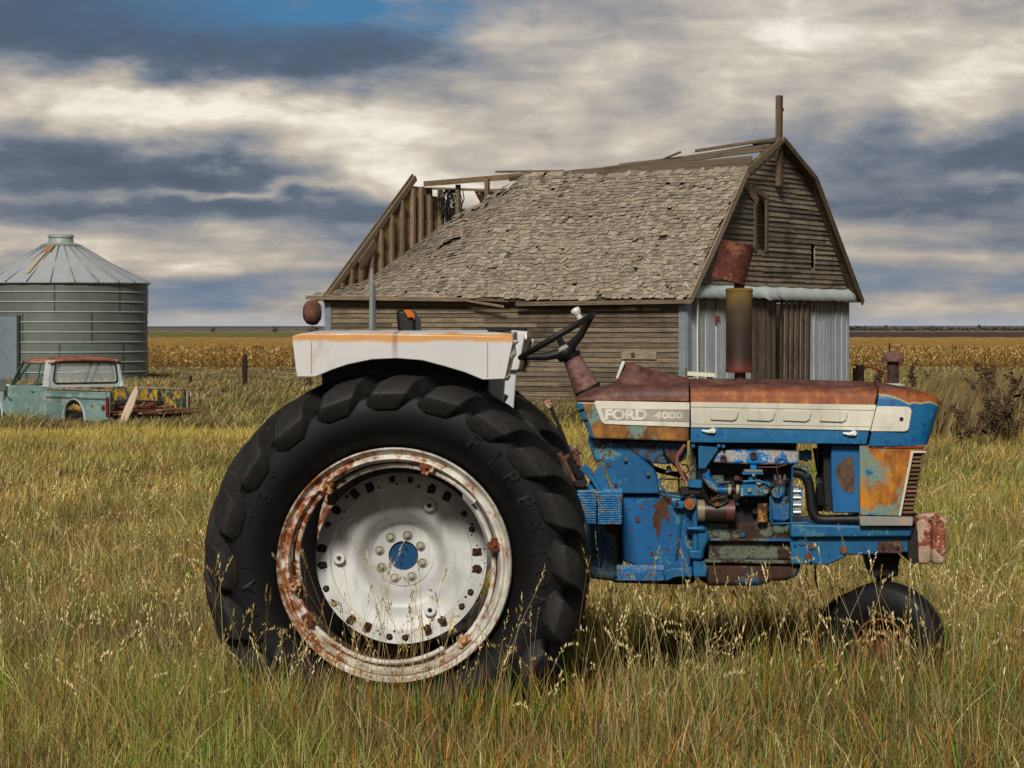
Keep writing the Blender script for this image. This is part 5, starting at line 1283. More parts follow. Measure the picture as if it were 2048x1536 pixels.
    # pedestal, front wheels
    ped = plate('front_pedestal', [(1731, 1110), (1803, 1110), (1797, 1132), (1798, 1153), (1744, 1156), (1736, 1130)], -.11, .11, simple('dark_iron', '16110e', .7), E, .012, seg=2)
    mb = MB(); mb.cyl(loc(1768, 1135, 0), loc(1768, 1290, 0), .035, 12); mb.tube([loc(1768, 1240, -.02), loc(1768, 1285, -.1)], .03, 10); mb.tube([loc(1768, 1240, .02), loc(1768, 1280, .1)], .03, 10); mb.build('spindle', BLK, ped)
    for (yy, dx, toe) in ((-.165, 0, .42), (.19, -36, .42)):
        fc = loc(1771+dx, 1285, yy)
        if yy > 0: fc.z -= .03
        M2 = MX
        mb = MB(); mb.lathe([(.112, .068), (.120, .066), (.118, .05), (.106, .03), (.098, -.03), (.066, -.035), (.060, .02), (.052, .04), (.044, .04), (.04, .01), (0, .01)], 32, M2); fwh = mb.build('front_wheel', rusty('front_rim_rust', '6a3c20', .75, 14, ('3c1c0e', '7c4a26'), .7), E, smooth=40)
        fwh.location = fc; fwh.rotation_euler = (R(3)*(1 if yy < 0 else -1), 0, -toe)
        mb = MB(); mb.lathe([(.11, .055), (.135, .068), (.18, .078), (.22, .072), (.245, .062), (.258, .055), (.268, .038), (.273, .030), (.266, .024), (.274, .012), (.275, 0), (.274, -.012), (.266, -.024), (.273, -.030), (.268, -.038), (.258, -.055), (.235, -.072), (.19, -.078), (.135, -.068), (.11, -.055)], 56, M2, c=(.7, .7, .7)); mb.build('tyre', TYRE, fwh, smooth=45)
    mb = MB(); mb.tube([loc(1630, 1130, -.1), loc(1631, 1160, -.1), loc(1637, 1182, -.1)], .0045, 6); mb.build('hanging_hose', BLK, E)
    # ---------- engine
    eng = plate('engine_block', ce((20, 130), (1030, 130), (990, 400), (960, 900), (960, 1250), (50, 1250), (60, 640), (70, 380)), -.14, .20, BLK, E, .004)
    plate('crankcase', ce((70, 890), (960, 890), (960, 1060), (80, 1060)), -.19, .22, GRIM, eng, .010, seg=2)
    plate('crankcase_rib', ce((150, 1040), (965, 1045), (965, 1075), (150, 1070)), -.215, .22, BLUED, eng, .006, seg=2)
    plate('crankcase_lower', ce((160, 1075), (965, 1075), (965, 1245), (180, 1250)), -.18, .20, GRIM, eng, .010, seg=2)
    plate('pan_flange', ce((60, 1245), (1090, 1255), (1090, 1290), (60, 1275)), -.22, .20, GRIM, eng, .004)
    plate('oil_pan', ce((60, 1270), (1080, 1285), (1030, 1400), (930, 1450), (800, 1455), (650, 1500), (200, 1500), (80, 1440)), -.20, .20, PAN, eng, .02, seg=2)
    plate('block_ear', ce((70, 920), (150, 925), (185, 1000), (180, 1060), (140, 1140), (130, 1240), (70, 1240)), -.26, -.15, BLUEC, eng, .01, seg=2)
    mb = MB(); p = loc(*ce((500, 1000))[0], -.19); mb.cyl(p, p+Vector((0, -.02, 0)), .012, 10); mb.build('drain_plug', BLUEC, eng)
    man = plate('manifold', ce((205, 300), (240, 205), (420, 178), (760, 178), (1050, 198), (1050, 332), (640, 335), (230, 315)), -.26, -.12, SILV, eng, .012, seg=2)
    for (x, y) in ((320, 275), (610, 242)):
        p = loc(*ce((x, y))[0], -.262); mb = MB(); mb.lathe([(.010, .0), (.011, .012), (.016, .012), (.017, 0)], 16, MX, p); mb.build('port', RUST, man)
        mb = MB(); mb.cyl(p, p+Vector((0, -.004, 0)), .0105, 12); mb.build('port_hole', BLK, man)
    mb = MB(); mb.cyl(loc(*ce((1050, 245))[0], -.18), loc(*ce((1165, 240))[0], -.18), .022, 12); mb.cyl(loc(*ce((1100, 245))[0], -.18), loc(*ce((1130, 245))[0], -.18), .028, 12); mb.build('thermostat', BLUED, eng)
    br = plate('hood_bracket', ce((80, 150), (265, 165), (270, 190), (150, 372), (78, 372)), -.29, -.27, BLUEC, eng, .003)
    for (x, y) in ((275, 150), (320, 155), (30, 150)):
        p = loc(*ce((x, y))[0], -.29); mb = MB(); mb.cyl(p, p+Vector((0, -.01, 0)), .008, 8); mb.build('bolt', BLUEC, br)
    plate('bracket_strip', ce((0, 110), (60, 110), (55, 480), (20, 560), (0, 560)), -.22, -.20, BLUED, eng, .002)
    mb = MB(); mb.tube([loc(x, y, -.24) for x, y in ce((150, 370), (158, 450), (200, 520), (270, 568), (360, 575))], [.019, .0195, .020, .019, .0185], 14); pipe = mb.build('intake_pipe', rusty('pipe_blue', '0d5f98', .50, 7, ('4a3626', '7a6448'), .5, '7c8c84', .04), eng)
    for x in (378, 455):
        mb = MB(); a = loc(*ce((x-14, 575))[0], -.24); b = loc(*ce((x+14, 577))[0], -.24); mb.cyl(a, b, .0245, 16); mb.build('hose_clamp', simple('clamp_beige', '9a8a64', .5), pipe)
    mb = MB(); mb.cyl(loc(*ce((380, 575))[0], -.24), loc(*ce((470, 577))[0], -.24), .019, 14); mb.build('rubber_sleeve', BLK, pipe)
    carb = plate('carburettor', ce((475, 545), (560, 500), (770, 500), (780, 560), (740, 640), (480, 640)), -.275, -.18, BLUEC, eng, .008, seg=2)
    plate('carb_flange', ce((500, 405), (705, 405), (705, 430), (500, 430)), -.28, -.18, BLUEC, carb, .002); plate('carb_gasket', ce((520, 383), (700, 383), (700, 405), (520, 405)), -.28, -.18, simple('gasket', '77726a', .6), carb, .002)
    plate('carb_neck', ce((560, 430), (640, 430), (640, 500), (560, 500)), -.26, -.19, BLUEC, carb, .005); plate('carb_neck', ce((580, 330), (640, 330), (640, 384), (580, 384)), -.25, -.19, SILV, carb, .003)
    mb = MB(); mb.tube([loc(x, y, -.285) for x, y in ce((510, 495), (660, 488), (740, 515), (770, 540))], .006, 6); mb.build('linkage', BLUEC, carb)
    for (x, y, r_) in ((660, 500, .012), (725, 590, .010), (570, 575, .010), (610, 430, .007)):
        p = loc(*ce((x, y))[0], -.276); mb = MB(); mb.cyl(p, p+Vector((0, -.012, 0)), r_, 10); mb.build('screw', simple('brass', '8a8a70', .4, .4), carb)
    mb = MB(); p = loc(*ce((500, 597))[0], -.277)
    for dz in (.012, 0, -.012): mb.lathe([(.0035, 0), (.0055, 0), (.0055, .002), (.0035, .002)], 10, MX, p+Vector((0, 0, dz)))
    mb.build('tag_mark', simple('tag', 'a8b0b0', .4), carb)
    mb = MB(); a = loc(*ce((862, 530))[0], -.22); mb.lathe([(0, 0), (.030, 0), (.031, .012), (.026, .024), (.020, .030), (0, .032)], 20, None, a); ds = mb.build('distributor', simple('bakelite', '3a2c20', .5), eng)
    for dx in (-.020, 0, .020):
        mb = MB(); mb.tube([a+Vector((dx, -.012, .024)), a+Vector((dx*1.1, -.012, .048))], [.007, .006], 8); mb.build('plug_boot', simple('boot', '54565a', .5), ds)
    mb = MB(); mb.tube([a, loc(*ce((862, 640))[0], -.22)], [.028, .022], 14); mb.cyl(loc(*ce((835, 600))[0], -.24), loc(*ce((835, 600))[0], -.27), .024, 14); mb.build('distributor_body', BLUEC, ds)
    plate('pump', ce((770, 640), (960, 640), (960, 860), (900, 885), (780, 870)), -.23, -.10, rusty('pump_blue', '0b4f82', .48, 12, ('0f0c0a', '2a2018'), .5, '4a6a78', .04), eng, .010, seg=2)
    alt = plate('generator', ce((985, 555), (1070, 560), (1085, 600), (1080, 800), (1060, 825), (985, 820)), -.24, -.10, rusty('gen_silver', '8d9294', .42, 9, ('0b5590', '0d6aac'), .35, 'a9adac', .02), eng, .010, seg=2)
    for yy in (590, 650, 720, 790):
        mb = MB(); mb.cyl(loc(*ce((990, yy))[0], -.245), loc(*ce((1065, yy))[0], -.245), .007, 8); mb.build('fin', simple('fin', '9a9a98', .35, .3), alt)
    for pts in (((985, 350), (975, 620), (970, 900)), ((770, 640), (775, 860), (800, 898), (1110, 892), (1100, 855)), ((985, 350), (1130, 350), (1132, 450))):
        mb = MB(); mb.tube([loc(x, y, -.26) for x, y in ce(*pts)], .0045, 6); mb.build('brace_rod', BLUEC, eng)
    mb = MB(); hp = [loc(x, y, -.22) for x, y in ce((990, 405), (1060, 420), (1110, 455), (1140, 520), (1155, 620), (1165, 720), (1185, 800), (1225, 848), (1300, 862), (1450, 860), (1640, 858))]
    sm = []
    for i in range(len(hp)-1):
        p0, p1, p2, p3 = hp[max(0, i-1)], hp[i], hp[i+1], hp[min(len(hp)-1, i+2)]
        for k in range(4): t = k/4; sm.append(.5*((2*p1)+(p2-p0)*t+(2*p0-5*p1+4*p2-p3)*t*t+(3*p1-3*p2+p3-p0)*t**3))
    mb.tube(sm+[hp[-1]], .0225, 16); mb.build('radiator_hose', RUB, eng)
    stt = MB(); stt.cyl(loc(*ce((70, 775))[0], -.24), loc(*ce((430, 775))[0], -.24), .0475, 24, c=(1, 1, 1)); so_ = stt.build('starter_motor', simple('starter_brown', '33251d', .45, var=.4), eng)
    for (x0, x1, r_, cc) in ((72, 140, .0505, '7d7158'), (350, 425, .049, '5a2f28')):
        mb = MB(); mb.cyl(loc(*ce((x0, 775))[0], -.24), loc(*ce((x1, 775))[0], -.24), r_, 24); mb.build('starter_band', simple('band'+cc, cc, .45), so_)
    mb = MB(); p = loc(*ce((260, 710))[0], -.295); mb.cyl(p, p+Vector((0, -.008, 0)), .009, 8); mb.build('terminal', simple('copper', '9a5a30', .4, .5), so_)
    mb = MB(); mb.tube([loc(*ce((695, 705))[0], -.22), loc(*ce((695, 880))[0], -.22)], [.021, .024], 16); mb.cyl(loc(*ce((700, 705))[0], -.22), loc(*ce((700, 720))[0], -.22), .022, 12); mb.build('oil_filter', rusty('filter_brown', '3a2118', .5, 10, ('2a1812', '4a2e22'), .6), eng)
    wires = [(((650, 358), (830, 358), (930, 330), (925, 260), (860, 245), (820, 270), (830, 360), (850, 470), (850, 600)), '5c2c1c', .0026), (((110, 590), (180, 700), (260, 745), (340, 700), (370, 670)), '0c0c0c', .006), (((240, 500), (380, 500)), '3c5058', .004), (((280, 620), (200, 670), (330, 640)), '4a3a28', .003)]
    for pts, c_, r_ in wires:
        mb = MB(); mb.tube([loc(x, y, -.285) for x, y in ce(*pts)], r_, 6); mb.build('wire', simple('wire'+c_, c_, .5), eng)
    rr = random.Random(9)
    for k in range(26):   # small fittings along the dark side of the block
        x, y = rr.uniform(150, 960), rr.uniform(345, 880); p = loc(*ce((x, y))[0], -.14); mb = MB()
        M_ = None
        if rr.random() < .5: mb.cyl(p, p+Vector((0, -rr.uniform(.02, .06), 0)), rr.uniform(.006, .015), 8)
        else: mb.box(p+Vector((0, -.02, 0)), (rr.uniform(.02, .06), .04, rr.uniform(.01, .04)))
        mb.build('fitting', rr.choice((BLUED, BLUED, GRIM, RUST, BLK)), eng, smooth=30, bevel=.002)
    # fuel tank belly, hoses
    plate('fuel_tank', c3((180, 96), (1060, 96), (1055, 250), (1000, 290), (860, 312), (740, 300), (640, 255), (480, 130)), -.24, .24, rusty('tank_brown', '2e211a', .55, 5, ('1e130d', '5a361c'), .6, '0f5f94', .04), E, .03, seg=3)
    for pts, c_, r_, yl in ((((840, 170), (870, 240), (960, 330), (1040, 410), (1060, 450)), '0e0c0b', .006, -.27), (((1040, 130), (970, 230), (965, 310), (1010, 400), (1045, 470)), '7a4a40', .0085, -.28), (((800, 440), (830, 520), (900, 590), (1000, 605), (1085, 590)), '1c6080', .005, -.26), (((800, 440), (1050, 450)), '15120f', .004, -.15), (((980, 330), (985, 560)), '15120f', .004, -.12), (((720, 330), (820, 370), (1000, 410)), '100e0c', .012, -.1), (((1010, 310), (1060, 320), (1075, 370), (1020, 400)), '100e0c', .004, -.2)):
        mb = MB(); mb.tube([loc(x, y, yl) for x, y in c3(*pts)], r_, 7); mb.build('hose', simple('hose'+c_, c_, .5), E)
    plate('tank_valve', c3((870, 330), (910, 325), (920, 380), (860, 390)), -.2, -.17, simple('grey_metal', '55534e', .5, .3), E, .002)
    plate('solenoid_box', c3((1062, 455), (1195, 450), (1195, 520), (1170, 530), (1065, 520)), -.30, -.24, BLUEC, E, .004); plate('solenoid_base', c3((1000, 520), (1190, 520), (1185, 580), (1090, 585), (990, 590)), -.28, -.2, BLK, E, .004)
    # ---------- clutch housing, transmission, side plates
    bell = plate('clutch_housing', c3((470, 590), (820, 590), (940, 610), (1110, 610), (1140, 640), (1145, 860), (1120, 1180), (1120, 1330), (850, 1320), (700, 1270), (470, 1180)), -.20, .20, rusty('bell_blue', '09588c', .33, 6.5, ('2e1a10', '4a2c1c'), .42, '4f8484', .035, spots='0a4488', spot_amt=.6), E, .03, seg=3)
    plate('rust_stain', c3((800, 640), (835, 600), (925, 605), (915, 650), (880, 690), (895, 740), (905, 800), (885, 850), (865, 780), (835, 800), (820, 900), (800, 985), (785, 960), (775, 890), (750, 870), (745, 780), (775, 720), (745, 690)), -.2012, -.19, rusty('stain_rust', '3f2618', .9, 14, ('2c1810', '54341f'), .8), bell, 0)
    for (x, y, r_) in ((640, 700, .008), (560, 900, .006), (700, 640, .005), (880, 1080, .008), (620, 1010, .006), (740, 1120, .010), (540, 720, .005), (900, 1000, .004), (850, 1060, .005), (690, 830, .006)):
        mb = MB(); p = loc(*c3((x, y))[0], -.2005); mb.lathe([(r_*random.uniform(.8, 1.2), 0), (0, .0008)], 9, MX, p); mb.build('paint_chip', RUST, bell)
    plate('housing_rib', c3((1000, 740), (1025, 740), (970, 1180), (945, 1180)), -.212, -.19, BLUED, bell, .006)
    plate('bell_flange', c3((1105, 615), (1150, 615), (1150, 1180), (1210, 1180), (1240, 1240), (1235, 1330), (1110, 1330)), -.25, .2, BLUEC, bell, .006, seg=2)
    plate('cross_lug', c3((1045, 870), (1225, 870), (1225, 920), (1045, 910)), -.28, -.22, BLUEC, bell, .012, seg=2); plate('cross_lug', c3((1065, 1085), (1200, 1085), (1195, 1175), (1075, 1165)), -.27, -.22, BLUEC, bell, .008, seg=2)
    mb = MB(); p = loc(*c3((1082, 672))[0], -.27); mb.lathe([(0, .02), (.022, .016), (.028, 0), (.028, -.03)], 18, MX, p); mb.build('filler_cap', rusty('cap_orange', '7a4a2a', .6, 20, ('5a3018', '9a6030')), bell)
    plate('lever_box', c3((930, 650), (1035, 640), (1035, 715), (950, 712), (930, 690)), -.25, -.19, BLUEC, bell, .008, seg=2)
    for (x, y, r_, m_) in ((965, 668, .010, BLK), (608, 805, .012, RUST), (905, 935, .006, RUST), (1082, 1150, .010, RUST), (720, 1060, .003, BLK)):
        mb = MB(); p = loc(*c3((x, y))[0], -.202 if x < 930 or x > 1090 else -.25); mb.cyl(p, p+Vector((0, -.006, 0)), r_, 10); mb.build('bolt', m_, bell)
    plate('transmission', c3((60, 700), (480, 640), (480, 1330), (380, 1370), (60, 1330)), -.15, .15, BLUED, E, .03, seg=3)
    plate('transmission_rib', c3((250, 860), (290, 860), (290, 1240), (250, 1240)), -.17, -.14, BLUED, E, .01)
    plate('under_tray', c3((380, 1330), (1130, 1330), (1130, 1385), (1000, 1400), (380, 1380)), -.14, .14, simple('dark_iron', '16110e', .7), E, .01)
    sp = plate('side_support', c3((160, 70), (500, 100), (650, 250), (760, 350), (795, 440), (815, 578), (465, 578), (420, 500), (300, 270), (235, 300), (165, 110)), -.235, .235, rusty('support_blue', '09527e', .25, 6, ('2a1710', '6a4630'), .45, '5c8a88', .04, spots='0a4686', spot_amt=.5), E, .006)
    plate('support_strut', c3((290, 265), (370, 270), (465, 530), (465, 560), (400, 560)), -.25, -.23, BLUEC, sp, .003)
    for (x, y) in ((350, 313), (415, 500), (500, 265), (702, 395), (295, 128)):
        mb = MB(); p = loc(*c3((x, y))[0], -.25); mb.cyl(p+Vector((0, .02, 0)), p+Vector((0, -.008, 0)), .009, 10); mb.build('bolt', BLUED if x != 350 else RUST, sp)
    # pedals and levers behind
    plate('step_bracket', c3((140, 540), (190, 440), (280, 290), (370, 545)), -.30, -.27, BLUEC, E, .004)
    lev = MB(); lev.tube([loc(x, y, -.34) for x, y in c8((560, 340), (600, 450), (655, 570), (700, 680), (745, 790), (800, 960))], [.008, .008, .008, .007, .007, .007], 8); lv = lev.build('clutch_lever', simple('lever_black', '1c1714', .5), E)
    plate('lever_grip', c8((510, 340), (575, 310), (585, 375), (560, 405), (535, 380)), -.36, -.32, rusty('grip', '9ca3a6', .35, 20), lv, .005)
    mb = MB(); mb.tube([loc(x, y, -.30) for x, y in c8((720, 700), (745, 770))], .009, 8); mb.build('lever_clip', BLUEC, lv)
    mb = MB()
    for pts in (((730, 745), (790, 720), (810, 745), (760, 775), (775, 810)), ((680, 800), (720, 770), (790, 790), (800, 850)), ((640, 750), (700, 860), (760, 980)), ((760, 990), (860, 990))): mb.tube([loc(x, y, -.33) for x, y in c8(*pts)], .012, 6)
    mb.build('pedal_linkage', RUST, E)
    plate('pedal', c8((755, 985), (860, 975), (870, 1000), (840, 1035), (765, 1025)), -.42, -.34, BLK, E, .004)
    for pts in (((845, 840), (915, 900), (905, 940), (830, 880)), ((800, 880), (840, 860), (925, 950), (1000, 1070), (955, 1075), (900, 980))): plate('brake_arm', c8(*pts), -.34, -.31, BLUEC, E, .004)
    # foot steps with dimpled tread
    def dimpled(name, pts, y0, y1, parent, nx, nz):
        o = plate(name, pts, y0, y1, BLUEC, parent, .004); P = L2(pts, y0); xs = [p[0] for p in P]; zs = [p[1] for p in P]
        mb = MB()
        for i in range(nx):
            for j in range(nz):
                x = min(xs)+(max(xs)-min(xs))*(i+.5+.25*(j % 2))/(nx+.3); z = min(zs)+.004+(max(zs)-min(zs)-.012)*(j+.5)/nz
                mb.lathe([(.0052, 0), (.0035, .005), (0, .006)], 6, MX, (x, y0, z), c=(.95, .95, .95))
        for i in range(nx):
            for j in range(5): mb.box((min(xs)+(max(xs)-min(xs))*(i+.5)/nx, y0+(y1-y0)*(j+.5)/5, max(zs)+.002), (.009, .012, .006), c=(1.1, 1.1, 1.1))
        t = mb.build('tread', rusty('tread_blue', '0e6ba4', .42, 30, ('4a2c1c', '7a5a44'), .5, '88a8b0', .03), o, smooth=0); t['kind'] = 'stuff'
        return o
    dimpled('foot_step', c3((250, 580), (465, 570), (470, 830), (440, 840), (255, 862)), -.50, -.22, E, 12, 13)
    dimpled('foot_step', c3((65, 560), (240, 590), (240, 855), (110, 855), (95, 640)), -.46, -.30, E, 10, 12)
    dimpled('lower_step', c3((420, 1268), (820, 1266), (850, 1290), (850, 1368), (425, 1368)), -.46, -.25, E, 20, 4)
    plate('step_arm', c3((820, 1280), (930, 1245), (1100, 1240), (1105, 1330), (960, 1330), (870, 1370), (820, 1365)), -.29, -.22, BLUEC, E, .006, seg=2)
    return E
build_tractor()
# ------------------------------------------------------------------ grass, corn, weeds
def blade_mat(name, rough=.7, trans=.14):
    def fn(g, i, b):
        g.put(i['Base Color'], g.attr())
        nt = g.nt; o = [n for n in nt.nodes if n.type == 'OUTPUT_MATERIAL'][0]
        tr = g.n('ShaderNodeBsdfTranslucent'); g.put(tr.inputs[0], g.attr())
        mx = g.n('ShaderNodeMixShader'); mx.inputs[0].default_value = trans
        nt.links.new(b.outputs[0], mx.inputs[1]); nt.links.new(tr.outputs[0], mx.inputs[2]); nt.links.new(mx.outputs[0], o.inputs[0])
    return mat(name, fn, rough, 0, .25)
def blades(name, P, H, Wd, lean, yaw, bend, colr, m, label=None, tipcol=None):
    """one mesh of curved tapering blades: P (n,3), H height, Wd width, lean offset vector (n,2), yaw facing, bend 0..1"""
    n = len(P); lv = np.array([0, .35, .7, 1.0]); wd = np.array([1, .9, .6, 0])
    V = np.zeros((n, 7, 3), np.float32)
    dx = np.cos(yaw); dy = np.sin(yaw); idx = 0
    for j, (l, w) in enumerate(zip(lv, wd)):
        hz = H*(l-(bend*.45*l*l)); off = (l**1.8)
        cx = P[:, 0]+lean[:, 0]*off; cy = P[:, 1]+lean[:, 1]*off; cz = P[:, 2]+hz
        if w > 0:
            for s_ in (-1, 1):
                V[:, idx, 0] = cx+s_*dx*Wd*w/2; V[:, idx, 1] = cy+s_*dy*Wd*w/2; V[:, idx, 2] = cz; idx += 1
        else:
            V[:, idx, 0] = cx; V[:, idx, 1] = cy; V[:, idx, 2] = cz; idx += 1
    base = (np.arange(n)*7)[:, None]
    loops = np.concatenate([base+np.array([0, 1, 3, 2]), base+np.array([2, 3, 5, 4]), base+np.array([4, 5, 6])], 1).astype(np.int32)
    starts = (np.arange(n)[:, None]*11+np.array([0, 4, 8])).ravel().astype(np.int32)
    tots = np.tile(np.array([4, 4, 3], np.int32), n)
    me = bpy.data.meshes.new(name)
    me.vertices.add(n*7); me.vertices.foreach_set('co', V.ravel())
    me.loops.add(n*11); me.loops.foreach_set('vertex_index', loops.ravel())
    me.polygons.add(n*3); me.polygons.foreach_set('loop_start', starts); me.polygons.foreach_set('loop_total', tots)
    me.polygons.foreach_set('use_smooth', np.ones(n*3, bool))
    me.update(calc_edges=True)
    a = me.attributes.new('col', 'FLOAT_COLOR', 'POINT')
    C = np.ones((n, 7, 4), np.float32); C[:, :, :3] = colr[:, None, :]
    if tipcol is not None: C[:, 4:, :3] = tipcol[:, None, :]; C[:, 2:4, :3] = (colr[:, None, :]+tipcol[:, None, :])/2
    a.data.foreach_set('color', C.ravel())
    me.materials.append(m)
    o = bpy.data.objects.new(name, me); COL.objects.link(o)
    return o
def pnoise(x, y, s, seed=0):
    # cheap smooth value noise
    xi = np.floor(x*s).astype(int); yi = np.floor(y*s).astype(int); fx = x*s-xi; fy = y*s-yi
    def h(a, b):
        v = np.sin(a*127.1+b*311.7+seed*74.7)*43758.5453; return v-np.floor(v)
    fx = fx*fx*(3-2*fx); fy = fy*fy*(3-2*fy)
    return (h(xi, yi)*(1-fx)+h(xi+1, yi)*fx)*(1-fy)+(h(xi, yi+1)*(1-fx)+h(xi+1, yi+1)*fx)*fy
def scatter(y0, y1, dens, margin=1.6, k=.26):
    W = k*y1+margin; A = 2*W*(y1-y0); n = int(A*dens)
    y = RNG.uniform(y0, y1, n); x = RNG.uniform(-W, W, n); m = np.abs(x) < k*y+margin
    return x[m], y[m]
PAL = {k: np.array(lin(v)) for k, v in dict(green='5c8420', dgreen='30481a', olive='747426', rust='a0641a', straw='a08a52', pale='d0bc88', tan='8a7038', brown='584024', taupe='8f7a60', yg='a8983a', gold='a8843a').items()}
def pick(n, names, w):
    w = np.array(w, float); w = w/w.sum(); P = np.array([PAL[k] for k in names])
    return P[RNG.choice(len(names), n, p=w)]
GM = blade_mat('grass_blade')
TRX = [(-1.35, .58, 10.85, 11.4), (-1.35, .55, 12.5, 13.4)]
def inbarn(x, y):
    dx = x-3.48; dy = y-52; u = dx*-.871+dy*.491; w = dx*.491+dy*.871
    return (u > -.1) & (u < 8.8) & (w > -.1) & (w < 8.8)
def build_grass():
    allP = []
    def zone(name, y0, y1, dens, hmin, hmax, wd, names, weights, bend=.6, lean=.12, patch=None, windx=0.0, palef=.10):
        x, y = scatter(y0, y1, dens); keep = ~inbarn(x, y)
        x = x[keep]; y = y[keep]; n = len(x); z = terr(x, y)-.02
        pn = pnoise(x, y, .9, 3); pf = pnoise(x, y, 2.7, 5)
        H = RNG.uniform(hmin, hmax, n)*(.55+.8*pn)
        # pressed flat under tyres
        for (a, b_, c, d) in TRX:
            m = (x > a+.45) & (x < b_-.5) & (y > c+.1) & (y < d-.1); H[m] *= .35
        m = (x > -.5) & (x < 2.6) & (y > 11.4) & (y < 12.6); H[m] *= .8
        W = RNG.uniform(.7, 1.3, n)*wd
        ang = RNG.uniform(0, 2*np.pi, n); ln = RNG.uniform(0, 1, n)**1.3*lean*2*H/.35*1.0
        lean_ = np.stack([np.cos(ang)*ln+windx*H, np.sin(ang)*ln], 1)
        colr = pick(n, names, weights)
        gp = np.clip((pf*.5+pn*.5-.52)*4, 0, 1)[:, None]*.5     # greener patches
        colr = colr*(1-gp)+gp*PAL['green']*RNG.uniform(.7, 1.2, (n, 1))
        pb = np.clip((pnoise(x, y, 1.7, 11)-.55)*4, 0, 1)[:, None]*.55; colr = colr*(1-pb)+pb*PAL['brown']*RNG.uniform(.6, 1.2, (n, 1))
        colr = colr*(.66+.5*pnoise(x, y, .55, 17))[:, None]
        if patch is not None: colr = patch(x, y, colr, n)
        colr = colr*RNG.uniform(.35, 1.6, (n, 1))
        P = np.stack([x, y, z], 1)
        yaw = RNG.normal(0, .9, n)
        tq = np.where(RNG.random((n, 1)) < palef, RNG.uniform(.4, .9, (n, 1)), .06); tip = np.clip(colr*(1-tq)*1.15+tq*PAL['pale'], 0, 1)
        o = blades(name, P, H, W, lean_, yaw, RNG.uniform(.1, 1, n)*bend, colr*.75, GM, tipcol=tip)
        return o
    o = zone('grass', 8.6, 15, 700, .08, .24, .0095, ('olive', 'rust', 'dgreen', 'brown', 'straw', 'pale'), (2.4, 2.2, 1.8, 2, 1.6, .8), 1.7, .16, None, 0, .2)
    tag(o, 'short broad curling leaves in the understorey of the foreground grass', 'grass', kind='stuff')
    def pa(x, y, c, n):   # lower green under-storey fades to straw farther out
        return c
    o = zone('grass', 8.6, 14.5, 3300, .20, .46, .0050, ('green', 'dgreen', 'olive', 'rust', 'straw', 'brown', 'tan'), (1.5, 2.2, 2.8, 2.8, 1.5, 2.4, 1.6), 1.35, .10)
    tag(o, 'long green and rust tinged grass in the foreground around the tractor wheels', 'grass', kind='stuff')
    o = zone('grass', 14.5, 24, 1400, .16, .38, .0066, ('green', 'dgreen', 'olive', 'rust', 'straw', 'pale', 'gold'), (.9, 1.2, 2.2, 1.4, 2.2, .6, 2.8), 1.2, .12)
    tag(o, 'green and straw coloured grass of the meadow behind the tractor', 'grass', kind='stuff')
    o = zone('grass', 8.8, 22, 260, .22, .44, .0060, ('pale', 'straw', 'tan'), (2, 2, 1), 1.7, .20)
    tag(o, 'curled pale dead blades scattered through the near meadow', 'grass', kind='stuff')
    def pm(x, y, c, n):
        yb = 40.5+1.5*pnoise(x, y, .2, 9)
        k = np.exp(-((y-yb)/3.2)**2)[:, None]*np.where(x < 1, 1, .45)[:, None]
        c = c*(1-k)+k*(PAL['yg']*.7+PAL['straw']*.3)
        return c
    o = zone('grass', 24, 44, 380, .16, .32, .013, ('straw', 'pale', 'olive', 'gold', 'green'), (2.6, .7, 1.8, 3.6, .4), 1.0, .12, pm, .1)
    tag(o, 'yellowing meadow grass in a bright mown looking strip before the truck', 'grass', kind='stuff')
    o = zone('grass', 44, 62, 190, .32, .55, .022, ('straw', 'taupe', 'brown', 'tan', 'dgreen', 'olive'), (1.4, 2.6, 1.6, 2.2, .6, .8), .7, .18, None, .28)
    tag(o, 'tall leaning dry grass around the pickup and the barn', 'grass', kind='stuff')
    o = zone('grass', 62, 100, 80, .14, .30, .035, ('straw', 'taupe', 'brown', 'tan', 'olive'), (1.0, 3.4, 1.6, 2.4, .5), .7, .18, None, .25)
    tag(o, 'tall taupe dry grass along the wire fence', 'grass', kind='stuff')
    o = zone('grass', 100, 185, 24, .12, .26, .07, ('taupe', 'brown', 'tan'), (3.4, 1.6, 2.0), .7, .18, None, .2)
    tag(o, 'dull dry grass margin in front of the corn', 'grass', kind='stuff')
    # taller dry grass bank at the right edge
    n = 26000
    x = RNG.uniform(5.0, 13, n); y = RNG.uniform(38, 60, n); z = terr(x, y); keep = (~inbarn(x, y)) & (x > .155*y); x, y, z = x[keep], y[keep], z[keep]; n = len(x)
    H = RNG.uniform(.5, .95, n); ang = RNG.uniform(0, 6.28, n); ln = RNG.uniform(0, .25, n)
    o = blades('grass', np.stack([x, y, z], 1), H, RNG.uniform(.01, .022, n), np.stack([np.cos(ang)*ln+.25*H, np.sin(ang)*ln], 1), RNG.normal(0, .8, n), RNG.uniform(0, .6, n), pick(n, ('taupe', 'brown', 'tan', 'straw', 'olive'), (3, 2, 2.2, 1.2, .8))*RNG.uniform(.5, 1.15, (n, 1)), GM)
    tag(o, 'brown shoulder high dry grass bank at the right edge', 'grass', kind='stuff')
